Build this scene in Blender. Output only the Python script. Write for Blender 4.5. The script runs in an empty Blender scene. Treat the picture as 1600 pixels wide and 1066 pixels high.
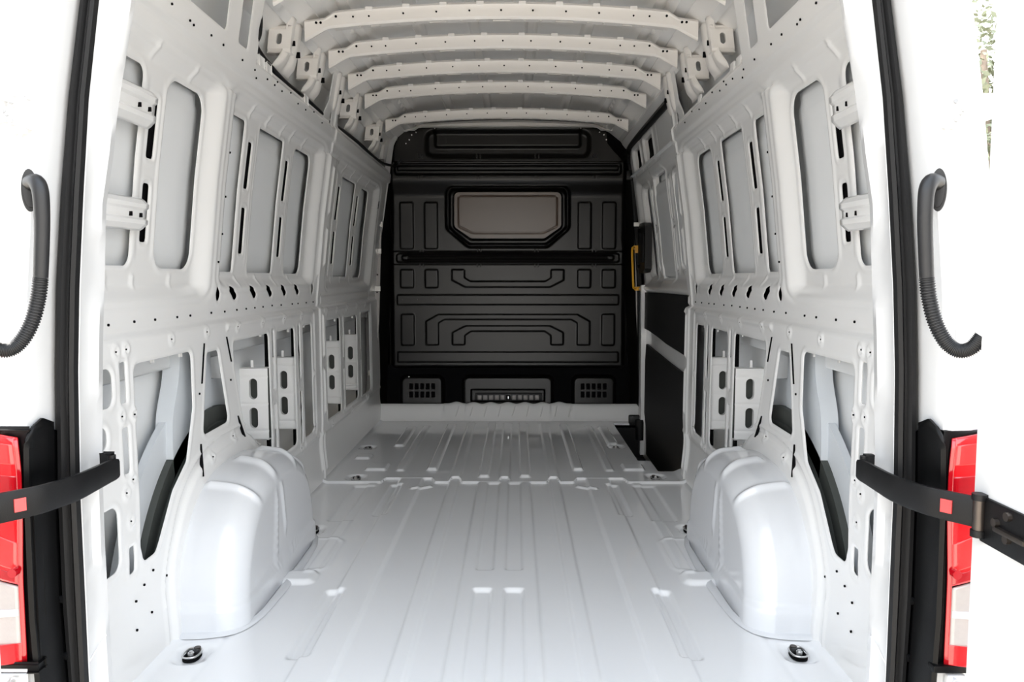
import bpy, bmesh, math, random
import numpy as np
from mathutils import Vector, Matrix
random.seed(4)
rng = np.random.default_rng(4)
sc = bpy.context.scene
col = sc.collection
PI = math.pi

# ------------------------------------------------------------------ camera, world, light, exposure
FOC, CX, CZ = 1250.0, 0.056, 1.0
cam_d = bpy.data.cameras.new('camera'); cam_d.sensor_width = 36.0; cam_d.lens = 36.0 * FOC / 1600.0
cam_d.clip_start = 0.02; cam_d.clip_end = 300
cam = bpy.data.objects.new('camera', cam_d); col.objects.link(cam); sc.camera = cam
cam.location = (CX, 0, CZ)
cam.rotation_euler = (PI / 2 - math.atan(99 / FOC), 0, math.atan(6 / FOC))

SKY = 1.0
EXPOSURE = 2.1
w = bpy.data.worlds.new('world'); sc.world = w; w.use_nodes = True
nt = w.node_tree; nt.nodes.clear()
out = nt.nodes.new('ShaderNodeOutputWorld'); bg = nt.nodes.new('ShaderNodeBackground')
tc = nt.nodes.new('ShaderNodeTexCoord'); sep = nt.nodes.new('ShaderNodeSeparateXYZ'); ramp = nt.nodes.new('ShaderNodeValToRGB')
nt.links.new(tc.outputs['Generated'], sep.inputs[0]); nt.links.new(sep.outputs['Z'], ramp.inputs[0])
ramp.color_ramp.elements[0].position = 0.0; ramp.color_ramp.elements[0].color = (1.0, 0.985, 0.95, 1)
ramp.color_ramp.elements[1].position = 0.9; ramp.color_ramp.elements[1].color = (0.74, 0.85, 1.0, 1)
e = ramp.color_ramp.elements.new(0.25); e.color = (0.96, 0.98, 1.0, 1)
nt.links.new(ramp.outputs[0], bg.inputs['Color']); bg.inputs['Strength'].default_value = SKY
nt.links.new(bg.outputs[0], out.inputs['Surface'])

sun_d = bpy.data.lights.new('sun', 'SUN'); sun_d.energy = 2.0; sun_d.angle = math.radians(4); sun_d.color = (1.0, 0.96, 0.9)
sun = bpy.data.objects.new('sun', sun_d); col.objects.link(sun)
sun.rotation_euler = Vector((0.75, -0.22, -1.0)).to_track_quat('-Z', 'Y').to_euler()   # high on the left and slightly ahead: the cargo space stays in its own shade

vs = sc.view_settings
sc.display_settings.display_device = 'sRGB'
vs.view_transform = 'Standard'; vs.look = 'None'; vs.gamma = 1.0; vs.use_curve_mapping = False
vs.exposure = EXPOSURE
sc.cycles.max_bounces = 14; sc.cycles.diffuse_bounces = 10; sc.cycles.glossy_bounces = 5
sc.cycles.sample_clamp_indirect = 10.0
sc.cycles.use_denoising = True
sc.cycles.caustics_reflective = False; sc.cycles.caustics_refractive = False

# ------------------------------------------------------------------ materials
def mat(name, color, rough=0.5, metal=0.0, coat=0.0, coat_rough=0.05, spec=0.5, noise=0.0, nscale=40, bump=0.0, bscale=300, trans=0.0, emit=None, ior=None):
    m = bpy.data.materials.new(name); m.use_nodes = True
    t = m.node_tree; b = t.nodes['Principled BSDF']
    b.inputs['Base Color'].default_value = (*color, 1)
    b.inputs['Roughness'].default_value = rough; b.inputs['Metallic'].default_value = metal
    b.inputs['Coat Weight'].default_value = coat; b.inputs['Coat Roughness'].default_value = coat_rough
    b.inputs['Specular IOR Level'].default_value = spec
    b.inputs['Transmission Weight'].default_value = trans
    if ior: b.inputs['IOR'].default_value = ior
    c = t.nodes.new('ShaderNodeTexCoord')
    if noise > 0:
        n = t.nodes.new('ShaderNodeTexNoise'); n.inputs['Scale'].default_value = nscale; n.inputs['Detail'].default_value = 4
        r = t.nodes.new('ShaderNodeMix'); r.data_type = 'RGBA'
        r.inputs[6].default_value = (*[x * (1 - noise) for x in color], 1); r.inputs[7].default_value = (*[min(1, x * (1 + noise)) for x in color], 1)
        t.links.new(c.outputs['Object'], n.inputs['Vector']); t.links.new(n.outputs['Fac'], r.inputs[0]); t.links.new(r.outputs[2], b.inputs['Base Color'])
    if bump > 0:
        n2 = t.nodes.new('ShaderNodeTexNoise'); n2.inputs['Scale'].default_value = bscale; n2.inputs['Detail'].default_value = 3
        bp = t.nodes.new('ShaderNodeBump'); bp.inputs['Strength'].default_value = bump; bp.inputs['Distance'].default_value = 0.002
        t.links.new(c.outputs['Object'], n2.inputs['Vector']); t.links.new(n2.outputs['Fac'], bp.inputs['Height']); t.links.new(bp.outputs[0], b.inputs['Normal'])
    if emit:
        b.inputs['Emission Color'].default_value = (*emit[0], 1); b.inputs['Emission Strength'].default_value = emit[1]
    return m
M = dict(
    paint=mat('white_paint', (0.775, 0.775, 0.77), 0.4, coat=0.8, coat_rough=0.10, noise=0.012, nscale=6, bump=0.02, bscale=30),
    floor=mat('floor_paint', (0.775, 0.785, 0.80), 0.35, coat=1.0, coat_rough=0.04, noise=0.015, nscale=5, bump=0.02, bscale=25),
    arch=mat('arch_paint', (0.64, 0.655, 0.68), 0.35, coat=1.0, coat_rough=0.06, noise=0.01, nscale=8),
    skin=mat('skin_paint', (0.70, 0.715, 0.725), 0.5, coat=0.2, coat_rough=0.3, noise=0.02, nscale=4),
    roofp=mat('roof_paint', (0.85, 0.835, 0.815), 0.45, coat=0.4, coat_rough=0.25, noise=0.05, nscale=9),
    bow=mat('bow_paint', (0.79, 0.765, 0.735), 0.4, coat=0.4, coat_rough=0.15, noise=0.015, nscale=7),
    ext=mat('exterior_paint', (0.68, 0.685, 0.69), 0.3, coat=1.0, coat_rough=0.03, noise=0.01, nscale=3),
    black=mat('bulkhead_black', (0.0035, 0.003, 0.0026), 0.30, coat=0.0, spec=0.33, noise=0.1, nscale=25, bump=0.12, bscale=500),
    blank=mat('blank_reflection', (0.085, 0.058, 0.042), 0.32, spec=0.6, noise=0.06, nscale=10),  # black plate with the brown reflection of outside mixed into its base colour
    plastic=mat('black_plastic', (0.004, 0.004, 0.0045), 0.42, spec=0.3, noise=0.15, nscale=40, bump=0.15, bscale=700),
    trimp=mat('trim_plastic', (0.002, 0.002, 0.0022), 0.34, spec=0.2, noise=0.2, nscale=30, bump=0.05, bscale=400),
    rubber=mat('seal_rubber', (0.006, 0.006, 0.0065), 0.5, spec=0.3, noise=0.15, nscale=60),
    hose=mat('hose_rubber', (0.012, 0.012, 0.013), 0.42, spec=0.45, noise=0.2, nscale=50),
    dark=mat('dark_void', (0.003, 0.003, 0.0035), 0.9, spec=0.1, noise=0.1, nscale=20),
    panel=mat('black_board', (0.009, 0.0085, 0.009), 0.6, spec=0.3, noise=0.1, nscale=15),
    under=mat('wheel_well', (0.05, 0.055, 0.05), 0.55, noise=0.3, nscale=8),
    strip=mat('grey_strip', (0.16, 0.15, 0.145), 0.4, metal=0.3, noise=0.1, nscale=30),
    steel=mat('zinc_steel', (0.62, 0.62, 0.62), 0.28, metal=1.0, noise=0.1, nscale=60),
    darksteel=mat('dark_steel', (0.10, 0.085, 0.075), 0.35, metal=0.9, noise=0.1, nscale=60),
    yellow=mat('yellow_paint', (0.75, 0.38, 0.02), 0.4, noise=0.04, nscale=20),
    red=mat('red_lens', (0.62, 0.006, 0.010), 0.08, coat=1.0, coat_rough=0.02, noise=0.08, nscale=14),
    redglow=mat('red_lens_pale', (0.72, 0.035, 0.035), 0.10, coat=1.0, coat_rough=0.02, noise=0.05, nscale=14),
    reddark=mat('red_lens_dark', (0.40, 0.004, 0.010), 0.08, coat=1.0, coat_rough=0.02, noise=0.08, nscale=14),
    clear=mat('clear_lens', (0.42, 0.40, 0.385), 0.12, coat=1.0, coat_rough=0.02, noise=0.06, nscale=90, bump=0.15, bscale=140),
    ground=mat('pale_concrete', (0.60, 0.52, 0.42), 0.85, noise=0.12, nscale=1.5, bump=0.4, bscale=30),
    bark=mat('bark', (0.25, 0.2, 0.16), 0.9, noise=0.3, nscale=12),
    leaf=mat('pale_leaf', (0.20, 0.22, 0.15), 0.6, noise=0.35, nscale=3),
    foam=mat('grey_foam', (0.55, 0.58, 0.61), 0.6, noise=0.03, nscale=6),
)

# ------------------------------------------------------------------ helpers
def link(name, me, m=None, parent=None):
    o = bpy.data.objects.new(name, me); col.objects.link(o)
    if m is not None and me is not None and len(me.materials) == 0: me.materials.append(m)
    if parent is not None: o.parent = parent
    return o
def inv_parent(o, parent):
    """parent meshes written in world coordinates"""
    o.parent = parent
    o.matrix_parent_inverse = Matrix.Translation(-Vector(parent.location))
def mk(name, verts, faces, m, parent=None, smooth=True, ang=35):
    me = bpy.data.meshes.new(name)
    me.from_pydata([tuple(map(float, v)) for v in verts], [], faces)
    me.materials.append(m)
    if smooth:
        me.shade_smooth()
        me.set_sharp_from_angle(angle=math.radians(ang))
    o = bpy.data.objects.new(name, me); col.objects.link(o)
    if parent is not None:
        inv_parent(o, parent)
    return o
def tag(o, label=None, cat=None, group=None, kind=None):
    if label: o['label'] = label
    if cat: o['category'] = cat
    if group: o['group'] = group
    if kind: o['kind'] = kind
    return o
def empty(name, loc=(0, 0, 0)):
    o = bpy.data.objects.new(name, None); col.objects.link(o); o.location = loc; o.empty_display_size = 0.05
    return o
class MB:
    def __init__(s): s.v = []; s.f = []; s.p = []
    def add(s, v, f):
        n = len(s.v); s.p.append((list(v), list(f))); s.v += [tuple(p) for p in v]; s.f += [tuple(i + n for i in q) for q in f]; return s
    def box(s, x0, x1, y0, y1, z0, z1, bev=0.0, M4=None):
        bm = bmesh.new(); bmesh.ops.create_cube(bm, size=1.0)
        for v in bm.verts:
            v.co = Vector(((x0 + x1) / 2 + v.co.x * (x1 - x0), (y0 + y1) / 2 + v.co.y * (y1 - y0), (z0 + z1) / 2 + v.co.z * (z1 - z0)))
        if bev > 0: bmesh.ops.bevel(bm, geom=bm.edges[:], offset=bev, segments=2, affect='EDGES', profile=0.6)
        if M4 is not None: bm.transform(M4)
        s._bm(bm); return s
    def _bm(s, bm):
        bm.verts.index_update()
        s.add([v.co[:] for v in bm.verts], [[v.index for v in f.verts] for f in bm.faces]); bm.free()
    def cyl(s, a, b, r, n=16, r2=None, caps=True):
        a = Vector(a); b = Vector(b); d = (b - a).normalized(); r2 = r if r2 is None else r2
        t = d.orthogonal().normalized(); q = d.cross(t)
        v = []; 
        for c, rr in ((a, r), (b, r2)):
            for i in range(n): v.append(c + (t * math.cos(2 * PI * i / n) + q * math.sin(2 * PI * i / n)) * rr)
        f = [(i, (i + 1) % n, n + (i + 1) % n, n + i) for i in range(n)]
        if caps: f += [tuple(range(n - 1, -1, -1)), tuple(range(n, 2 * n))]
        return s.add(v, f)
    def tube(s, pts, r, n=12, rf=None, caps=True):
        pts = [Vector(p) for p in pts]; v = []; prev = None
        for k, p in enumerate(pts):
            d = (pts[min(k + 1, len(pts) - 1)] - pts[max(k - 1, 0)]).normalized()
            t = (prev - d * prev.dot(d)).normalized() if prev is not None else d.orthogonal().normalized()
            prev = t; q = d.cross(t); rr = r if rf is None else rf(k)
            for i in range(n): v.append(p + (t * math.cos(2 * PI * i / n) + q * math.sin(2 * PI * i / n)) * rr)
        f = [(k * n + i, k * n + (i + 1) % n, (k + 1) * n + (i + 1) % n, (k + 1) * n + i) for k in range(len(pts) - 1) for i in range(n)]
        if caps: f += [tuple(range(n - 1, -1, -1)), tuple(range((len(pts) - 1) * n, len(pts) * n))]
        return s.add(v, f)
    def prism(s, pts, axis, a, b):
        """extrude a 2D outline. axis 'x': pts are (y,z); 'y': (x,z); 'z': (x,y)"""
        def P(p, t): return {'x': (t, p[0], p[1]), 'y': (p[0], t, p[1]), 'z': (p[0], p[1], t)}[axis]
        n = len(pts)
        v = [P(p, a) for p in pts] + [P(p, b) for p in pts]
        f = [(i, (i + 1) % n, n + (i + 1) % n, n + i) for i in range(n)] + [tuple(range(n - 1, -1, -1)), tuple(range(n, 2 * n))]
        return s.add(v, f)
    def each(s, name, m, parent=None, ang=35):
        return [MB().add(v, f).obj(name, m, parent, ang) for v, f in s.p]
    def obj(s, name, m, parent=None, ang=35, smooth=True):
        o = mk(name, s.v, s.f, m, parent, smooth, ang)
        bm = bmesh.new(); bm.from_mesh(o.data); bmesh.ops.recalc_face_normals(bm, faces=bm.faces[:]); bm.to_mesh(o.data); bm.free()
        return o
def spline(pts, n):
    pts = np.array(pts, float); k = len(pts); t = np.linspace(0, k - 1, n); o = []
    for x in t:
        i = min(int(x), k - 2); f = x - i
        p0 = pts[max(i - 1, 0)]; p1 = pts[i]; p2 = pts[i + 1]; p3 = pts[min(i + 2, k - 1)]
        o.append(0.5 * ((2 * p1) + (-p0 + p2) * f + (2 * p0 - 5 * p1 + 4 * p2 - p3) * f * f + (-p0 + 3 * p1 - 3 * p2 + p3) * f ** 3))
    return o
def ss(a, b, x):
    t = np.clip((x - a) / (b - a), 0, 1); return t * t * (3 - 2 * t)
def ga(x, s): return np.exp(-(x / s) ** 2)
# signed distances, negative inside
def rbox(u, v, u0, u1, v0, v1, r=0.02):
    cx, cy, hx, hy = (u0 + u1) / 2, (v0 + v1) / 2, abs(u1 - u0) / 2, abs(v1 - v0) / 2
    r = min(r, hx, hy)
    qx = np.abs(u - cx) - hx + r; qy = np.abs(v - cy) - hy + r
    return np.hypot(np.maximum(qx, 0), np.maximum(qy, 0)) + np.minimum(np.maximum(qx, qy), 0) - r
def inset(pts, r):
    P = [np.array(p, float) for p in pts]; n = len(P)
    A = sum(P[i][0] * P[(i + 1) % n][1] - P[(i + 1) % n][0] * P[i][1] for i in range(n))
    sg = 1 if A > 0 else -1; o = []
    for i in range(n):
        a = P[i] - P[i - 1]; b = P[(i + 1) % n] - P[i]; a /= np.linalg.norm(a); b /= np.linalg.norm(b)
        na = np.array([-a[1], a[0]]) * sg; nb = np.array([-b[1], b[0]]) * sg
        mm = na + nb; mm /= max(np.linalg.norm(mm), 1e-6); o.append(P[i] + mm * min(r / max(mm @ na, 0.35), 2.5 * r))
    return o
def poly(u, v, pts, r=0.0):
    if r > 0: pts = inset(pts, r)
    lo = np.min(pts, 0) - 0.06; hi = np.max(pts, 0) + 0.06
    d = np.full(u.shape, 0.06); msk = (u > lo[0]) & (u < hi[0]) & (v > lo[1]) & (v < hi[1])
    x = u[msk]; y = v[msk]
    if x.size:
        best = np.full(x.shape, 9.0); ins = np.zeros(x.shape, bool); n = len(pts)
        for i in range(n):
            ax, ay = pts[i]; bx, by = pts[(i + 1) % n]
            ex, ey = bx - ax, by - ay; L = ex * ex + ey * ey + 1e-12
            t = np.clip(((x - ax) * ex + (y - ay) * ey) / L, 0, 1)
            best = np.minimum(best, np.hypot(x - ax - t * ex, y - ay - t * ey))
            c = ((ay > y) != (by > y)) & (x < (bx - ax) * (y - ay) / (by - ay + 1e-15) + ax); ins ^= c
        d[msk] = np.where(ins, -best, best) - r
    return d
def sheet(name, u0, u1, v0, v1, du, dv, pos, m, parent=None, hole=None, thick=0.0, flip=False, ang=50):
    """dense sheet over (u,v). hole(u,v) < 0 is cut away along its exact outline; cut edges get a rim of depth `thick`.
    pos(u, v, t) gives world points, t pushing the sheet along its thickness."""
    nu = int(round((u1 - u0) / du)) + 1; nv = int(round((v1 - v0) / dv)) + 1
    U, V = np.meshgrid(np.linspace(u0, u1, nu), np.linspace(v0, v1, nv), indexing='ij')
    uu = U.ravel(); vv = V.ravel()
    s = np.full(uu.shape, 1.0) if hole is None else hole(uu, vv)
    s = np.where(np.abs(s) < 1e-5, 1e-5, s)
    keep = s > 0
    I = np.arange(nu * nv).reshape(nu, nv)
    a = I[:-1, :-1].ravel(); b = I[1:, :-1].ravel(); c = I[1:, 1:].ravel(); d = I[:-1, 1:].ravel()
    cnt = keep[a].astype(int) + keep[b] + keep[c] + keep[d]
    full = cnt == 4
    F = np.stack([a, b, c, d], 1)[full].tolist()
    eu = []; ev = []; ed = {}; rim = []; base = nu * nv
    def cut(i, j):
        k = (i, j) if i < j else (j, i)
        if k not in ed:
            t = s[i] / (s[i] - s[j]); t = min(max(t, 0.02), 0.98)
            ed[k] = base + len(eu); eu.append(uu[i] + (uu[j] - uu[i]) * t); ev.append(vv[i] + (vv[j] - vv[i]) * t)
        return ed[k]
    part = np.where((cnt > 0) & (cnt < 4))[0]
    for q in part:
        for tri in ((a[q], b[q], c[q]), (a[q], c[q], d[q])):
            k = [bool(keep[i]) for i in tri]; n = sum(k)
            if n == 3: F.append([int(i) for i in tri])
            elif n == 1:
                j = k.index(True); p, q1, q2 = tri[j], tri[(j + 1) % 3], tri[(j + 2) % 3]
                e1, e2 = cut(p, q1), cut(p, q2); F.append([int(p), e1, e2]); rim.append((e1, e2))
            elif n == 2:
                j = k.index(False); p, q1, q2 = tri[j], tri[(j + 1) % 3], tri[(j + 2) % 3]
                e1, e2 = cut(p, q1), cut(p, q2); F.append([e1, int(q1), int(q2), e2]); rim.append((e2, e1))
    au = np.concatenate([uu, np.array(eu)]); av = np.concatenate([vv, np.array(ev)])
    used = np.unique(np.concatenate([np.array(f) for f in F]) if len(F) < 1 else np.fromiter((i for f in F for i in f), int))
    mp = np.full(len(au), -1); mp[used] = np.arange(len(used))
    F = [[int(mp[i]) for i in f] for f in F]
    P = pos(au[used], av[used], 0.0); P = np.stack(P, 1)
    if thick and rim:
        rv = sorted({i for e_ in rim for i in e_}); rm = {v_: k_ for k_, v_ in enumerate(rv)}
        ru = au[rv]; rvv = av[rv]
        A = np.stack(pos(ru, rvv, 0.0), 1); B = np.stack(pos(ru, rvv, thick), 1)
        n0 = len(P); P = np.concatenate([P, A, B]); k_ = len(rv)
        F += [[n0 + rm[j], n0 + rm[i], n0 + k_ + rm[i], n0 + k_ + rm[j]] for i, j in rim]
    if flip: F = [f[::-1] for f in F]
    me = bpy.data.meshes.new(name); me.from_pydata(P.tolist(), [], F); me.materials.append(m)
    me.shade_smooth(); me.set_sharp_from_angle(angle=math.radians(ang))
    o = bpy.data.objects.new(name, me); col.objects.link(o)
    if parent is not None: inv_parent(o, parent)
    return o
def psurf(nu, nv, fn):
    v = [fn(i / (nu - 1), j / (nv - 1)) for i in range(nu) for j in range(nv)]
    f = [(i * nv + j, (i + 1) * nv + j, (i + 1) * nv + j + 1, i * nv + j + 1) for i in range(nu - 1) for j in range(nv - 1)]
    return v, f

def prof(z): return np.interp(z, [-0.3, 0, .30, .90, 1.3, 1.64, 1.86, 2.1], [.92, .92, .905, .910, .868, .82, .785, .74])
REAR, FRONT, SEAM = 1.60, 5.60, 3.875

# ------------------------------------------------------------------ side walls
def H(u, v):            # list of openings as signed distances
    R = []
    def b(a, c, d, e, r=.02): R.append(rbox(u, v, a, c, d, e, r))
    # rear window bay
    b(2.18, 2.42, 1.025, 1.535, .055); b(1.66, 2.043, 1.03, 1.528, .03)
    b(2.096, 2.135, 1.31, 1.466, .008); b(2.092, 2.128, 1.093, 1.246, .008)
    # middle bay
    b(2.655, 2.785, 1.02, 1.535, .012); b(2.94, 3.232, 1.018, 1.54, .012); b(3.39, 3.642, 1.017, 1.542, .045)
    for y in (2.857, 3.308): b(y - .02, y + .02, 1.313, 1.475, .008); b(y - .02, y + .02, 1.085, 1.247, .008)
    # lower openings
    b(1.66, 1.872, .695, .788, .03); b(1.910, 1.938, .695, .796, .006); b(1.70, 1.836, .598, .655, .025)
    b(1.911, 1.940, .52, .636, .006); b(1.66, 1.868, .30, .458, .03); b(1.916, 1.942, .268, .336, .004)
    R.append(poly(u, v, [(1.98, .785), (2.335, .785), (2.335, .62), (2.275, .47), (2.175, .41), (2.06, .275), (1.99, .275), (1.975, .32), (1.983, .44)], .024))
    R.append(poly(u, v, [(2.455, .77), (2.545, .77), (2.62, .525), (2.402, .52)], .018))
    R.append(poly(u, v, [(2.685, .785), (3.07, .787), (3.08, .285), (2.985, .30), (2.92, .36), (2.785, .455), (2.745, .54), (2.69, .70)], .02))
    b(3.112, 3.138, .562, .794, .004); b(3.112, 3.140, .272, .50, .004)
    b(3.172, 3.428, .28, .785, .02)
    b(3.485, 3.515, .565, .792, .004); b(3.496, 3.522, .27, .50, .004); b(3.562, 3.717, .278, .785, .024)
    # sill scallops
    for y in (2.585, 2.724, 2.931, 3.125, 3.318, 3.516, 3.787):
        w_ = .016 if y in (2.585, 3.787) else .024
        R.append(np.hypot((u - y - (0 if w_ < .02 else 1) * (v - .948) * -.8) / (w_ * 1.15) * .024, v - .948) - .024)
    # upper openings above the rail
    b(1.68, 2.418, 1.725, 1.925, .02); b(2.523, 2.607, 1.722, 1.90, .012)
    # open cavity forward of the second post, split by the hoop at the seam
    for a_, c_ in ((2.705, 3.735), (3.93, 5.70)):
        q = rbox(u, v, a_, c_, 1.728, 2.2, .05)
        if a_ < 3: q = np.maximum(q, u - 3.745 + .075 * ss(1.84, 1.73, v))
        R.append(q)
    b(3.785, 3.812, 1.70, 1.765, .013)
    return R
def H_front(u, v):      # front bay, left side only
    R = []
    def b(a, c, d, e, r=.02): R.append(rbox(u, v, a, c, d, e, r))
    b(4.125, 4.20, 1.01, 1.54, .01); b(4.325, 4.665, 1.007, 1.538, .012); b(4.838, 5.07, 1.003, 1.535, .04)
    for y in (4.272, 4.762): b(y - .024, y + .024, 1.305, 1.48, .008); b(y - .024, y + .024, 1.073, 1.244, .008)
    b(4.0, 4.315, .28, .785, .02); b(4.43, 4.775, .278, .778, .022); b(4.905, 5.195, .272, .780, .022)
    for y in (4.39, 4.885): b(y - .013, y + .013, .562, .787, .004); b(y - .013, y + .013, .268, .498, .004)
    return R
DOTS = [(1.886, .888), (2.015, .889), (2.132, .888), (2.272, .888), (2.364, .888), (2.528, .889), (2.645, .888), (2.761, .889), (2.857, .889), (2.952, .889), (3.048, .889), (3.162, .89), (3.284, .888), (3.446, .887), (3.539, .886), (3.677, .885), (3.803, .885),
        (2.052, 1.681), (2.165, 1.676), (2.19, 1.672), (2.311, 1.681), (2.404, 1.681), (2.568, 1.681), (2.688, 1.681), (2.71, 1.66), (2.82, 1.683), (2.904, 1.683), (2.93, 1.70), (2.993, 1.682), (3.10, 1.70), (3.209, 1.683), (3.324, 1.683), (3.45, 1.70), (3.6, 1.683),
        (2.60, 1.40), (2.60, 1.26), (2.585, 1.14), (2.57, 1.05), (2.38, .652), (2.645, .66), (2.04, .235), (1.99, .215), (1.945, .19), (2.12, .19), (1.935, .12), (2.02, .13)]
DIMP = [(1.895, .823), (1.945, .825), (2.205, .830), (2.46, .833), (2.73, .833), (3.0, .833), (3.28, .833), (3.55, .833), (1.91, .665), (1.97, .66), (2.445, .445), (2.65, .47), (2.88, .33), (3.20, .245), (3.50, .245), (3.74, .55), (3.73, .30), (1.915, .475), (1.95, .50), (1.93, .40),
        (4.02, .83), (4.25, .83), (4.5, .83), (4.78, .83), (5.05, .83), (4.1, .24), (4.6, .235), (5.1, .235)]
def wall_h(u, v, holes):
    s = holes[0].copy()
    for q in holes[1:]: s = np.minimum(s, q)
    h = np.zeros_like(u)
    # window bay recesses, wide fillets
    for a, c, d, e_ in ((1.3, 2.53, .93, 1.602), (2.565, 3.81, .955, 1.612), (4.03, 5.32, .93, 1.605)):
        q = rbox(u * .5, v, a * .5, c * .5, d, e_, .05)
        h += .034 * ss(0, .055, -q) + .004 * ga(q, .008)
    # upper flange line and ticks inside the bays
    inb = ss(1.0, 1.01, v) * 0
    for y in (2.06, 2.30, 2.81, 2.99, 3.17, 3.30, 3.48, 4.28, 4.50, 4.70, 4.95):
        h -= .0045 * ga(u - y, .009) * ss(1.545, 1.555, v) * (1 - ss(1.588, 1.597, v))
    for y in (1.92, 2.06, 2.28, 2.80, 3.02, 3.22, 3.45, 4.27, 4.5, 4.75):
        h -= .004 * ga(u - y, .009) * (1 - ss(1.004, 1.012, v)) * ss(.968, .976, v)
    h += .006 * ga(v - 1.588, .006) * (u < 5.2)
    # posts between the panes: raised edges
    for y in (2.114, 2.857, 3.308, 4.272, 4.762):
        q = np.abs(u - y); hw = .062 if y < 4 else .055
        zz = ss(1.03, 1.07, v) * (1 - ss(1.48, 1.53, v))
        h -= .002 * ga(q - hw * .80, .006) * zz
        # opening rims: bead then rolled lip
    h -= .0020 * ga(s - .010, .005) * ss(.0, .003, s) * (v < 1.7) * (1 - ga(v - .948, .03))
    h += .002 * (1 - ss(-.002, .005, s))
    # ledge over the lower panel, crease under the top rail
    h -= .012 * (1 - ss(.850, .862, v)); h += .003 * ga(v - .866, .006)
    h -= .010 * ss(1.640, 1.652, v) ; h += .014 * ss(1.700, 1.722, v) * (u > 2.7)
    # sloping sill under the middle window
    h -= .002 * ss(.925, .935, v) * (1 - ss(.962, .975, v)) * (ss(2.62, 2.66, u) * (1 - ss(3.70, 3.74, u)))
    # bottom kick: the panel turns in to the floor
    h -= .022 * (1 - ss(.0, .21, v)) ; h -= .004 * ga(v - .235, .01) * (u > 2.95)
    # raised frame beads
    for a, c in ((2.63, 3.765), (3.975, 5.235)):
        q = rbox(u, v, a, c, .25, .842, .02); h -= .006 * ga(q, .008) * ((u > c - .2) | (v > .83))
    # lap joint between panel sections and hoop beads
    h -= .007 * ga(u - SEAM, .006); h += .005 * ga(u - SEAM - .014, .005)
    for y, z0, z1 in ((3.845, 1.0, 1.60), (3.935, .60, .83), (3.935, .32, .56), (3.96, 1.05, 1.25), (3.96, 1.3, 1.55), (3.84, .05, .26), (3.93, .04, .24)):
        h -= .008 * ga(u - y, .007) * ss(z0, z0 + .02, v) * (1 - ss(z1 - .02, z1, v))
    h += .006 * ga(rbox(u, v, 3.95, 5.25, .862, .912, .02), .006)
    # flange round the wheel arch
    e_ = (np.abs((u - 2.61) / .475) ** 2.7 + np.abs(v / .455) ** 2.7) ** (1 / 2.7)
    h -= .010 * (1 - ss(1.0, 1.03, e_)); h -= .005 * ga((e_ - 1.09), .012)
    for y, z in DIMP:
        r = np.hypot(u - y, v - z); h += -.004 * ga(r - .013, .005) + .002 * ga(r, .007)
    return h
def build_wall(side, y1):
    sgn = -1 if side == 'left' else 1
    cache = {}
    def holes(u, v):
        R = H(u, v)
        if side == 'left': R += H_front(u, v)
        return R
    def hole(u, v):
        R = holes(u, v); s = R[0]
        for q in R[1:]: s = np.minimum(s, q)
        if side == 'right':        # curved front edge at the sliding door
            s = np.minimum(s, (3.96 + .02 * np.sin(v * 2.5)) - u)
        return s
    def pos(u, v, t):
        x = prof(v) + wall_h(u, v, holes(u, v)) + t
        return sgn * x, u, v
    o = sheet('wall_' + side, REAR, y1, 0.0, 1.94, .0068, .0062, pos, M['paint'], None, hole, .002, flip=(side == 'left'))
    tag(o, kind='structure')
    # small bolt holes and slits, one dark piece of stuff on the panel
    b = MB()
    for y, z in DOTS + DIMP:
        if y > y1: continue
        r = .0034
        if (y, z) in DIMP: r = .0022
        uu = np.array([y]); vv = np.array([z]); x = float(abs(pos(uu, vv, 0)[0][0]))
        if r: b.cyl((sgn * (x - .0035), y, z), (sgn * (x + .004), y, z), r, 8)
    for (y, z, y2, z2) in ((2.43, .80, 2.40, .68), (2.62, .806, 2.655, .72), (2.70, .53, 2.735, .45), (2.375, .50, 2.358, .405), (5.3, 1.5, 5.3, 1.45)):
        if y > y1: continue
        p = []
        for yy, zz in ((y - .0018, z), (y + .0018, z), (y2 + .0018, z2), (y2 - .0018, z2)):
            x = float(abs(pos(np.array([yy]), np.array([zz]), 0)[0][0])); p.append((sgn * (x - .004), yy, zz))
        q = [(sgn * (abs(a[0]) + .010), a[1], a[2]) for a in p]
        b.add(p + q, [(0, 1, 2, 3), (7, 6, 5, 4), (0, 4, 5, 1), (1, 5, 6, 2), (2, 6, 7, 3), (3, 7, 4, 0)])
    b.obj('bolt_hole', M['dark'], o)['kind'] = 'stuff'
    # outer skin behind
    def opos(u, v, t):
        x = prof(v) + .098 - .02 * ss(1.6, 2.0, v)
        for a, c in ((1.62, 2.47), (2.6, 3.72), (4.05, 5.12)):
            q = rbox(u, v, a, c, .99, 1.57, .08); x = x - .036 * ss(0, .02, -q) - .006 * ss(.06, .10, -q)
        x = x - .012 * ga(v - .80, .012) + 0 * u
        # corner radius into the rear of the body
        x = x - .17 * ss(1.75, 1.36, u) ** 2
        return sgn * x, u, v
    skin = sheet('outer_skin', 1.40, 6.0, -.28, 2.02, .03, .014, opos, M['skin'], o, None, 0, flip=(side == 'left'))
    return o, pos
wall_left, wpos_l = build_wall('left', 5.56)
wall_right, wpos_r = build_wall('right', 3.99)

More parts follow.
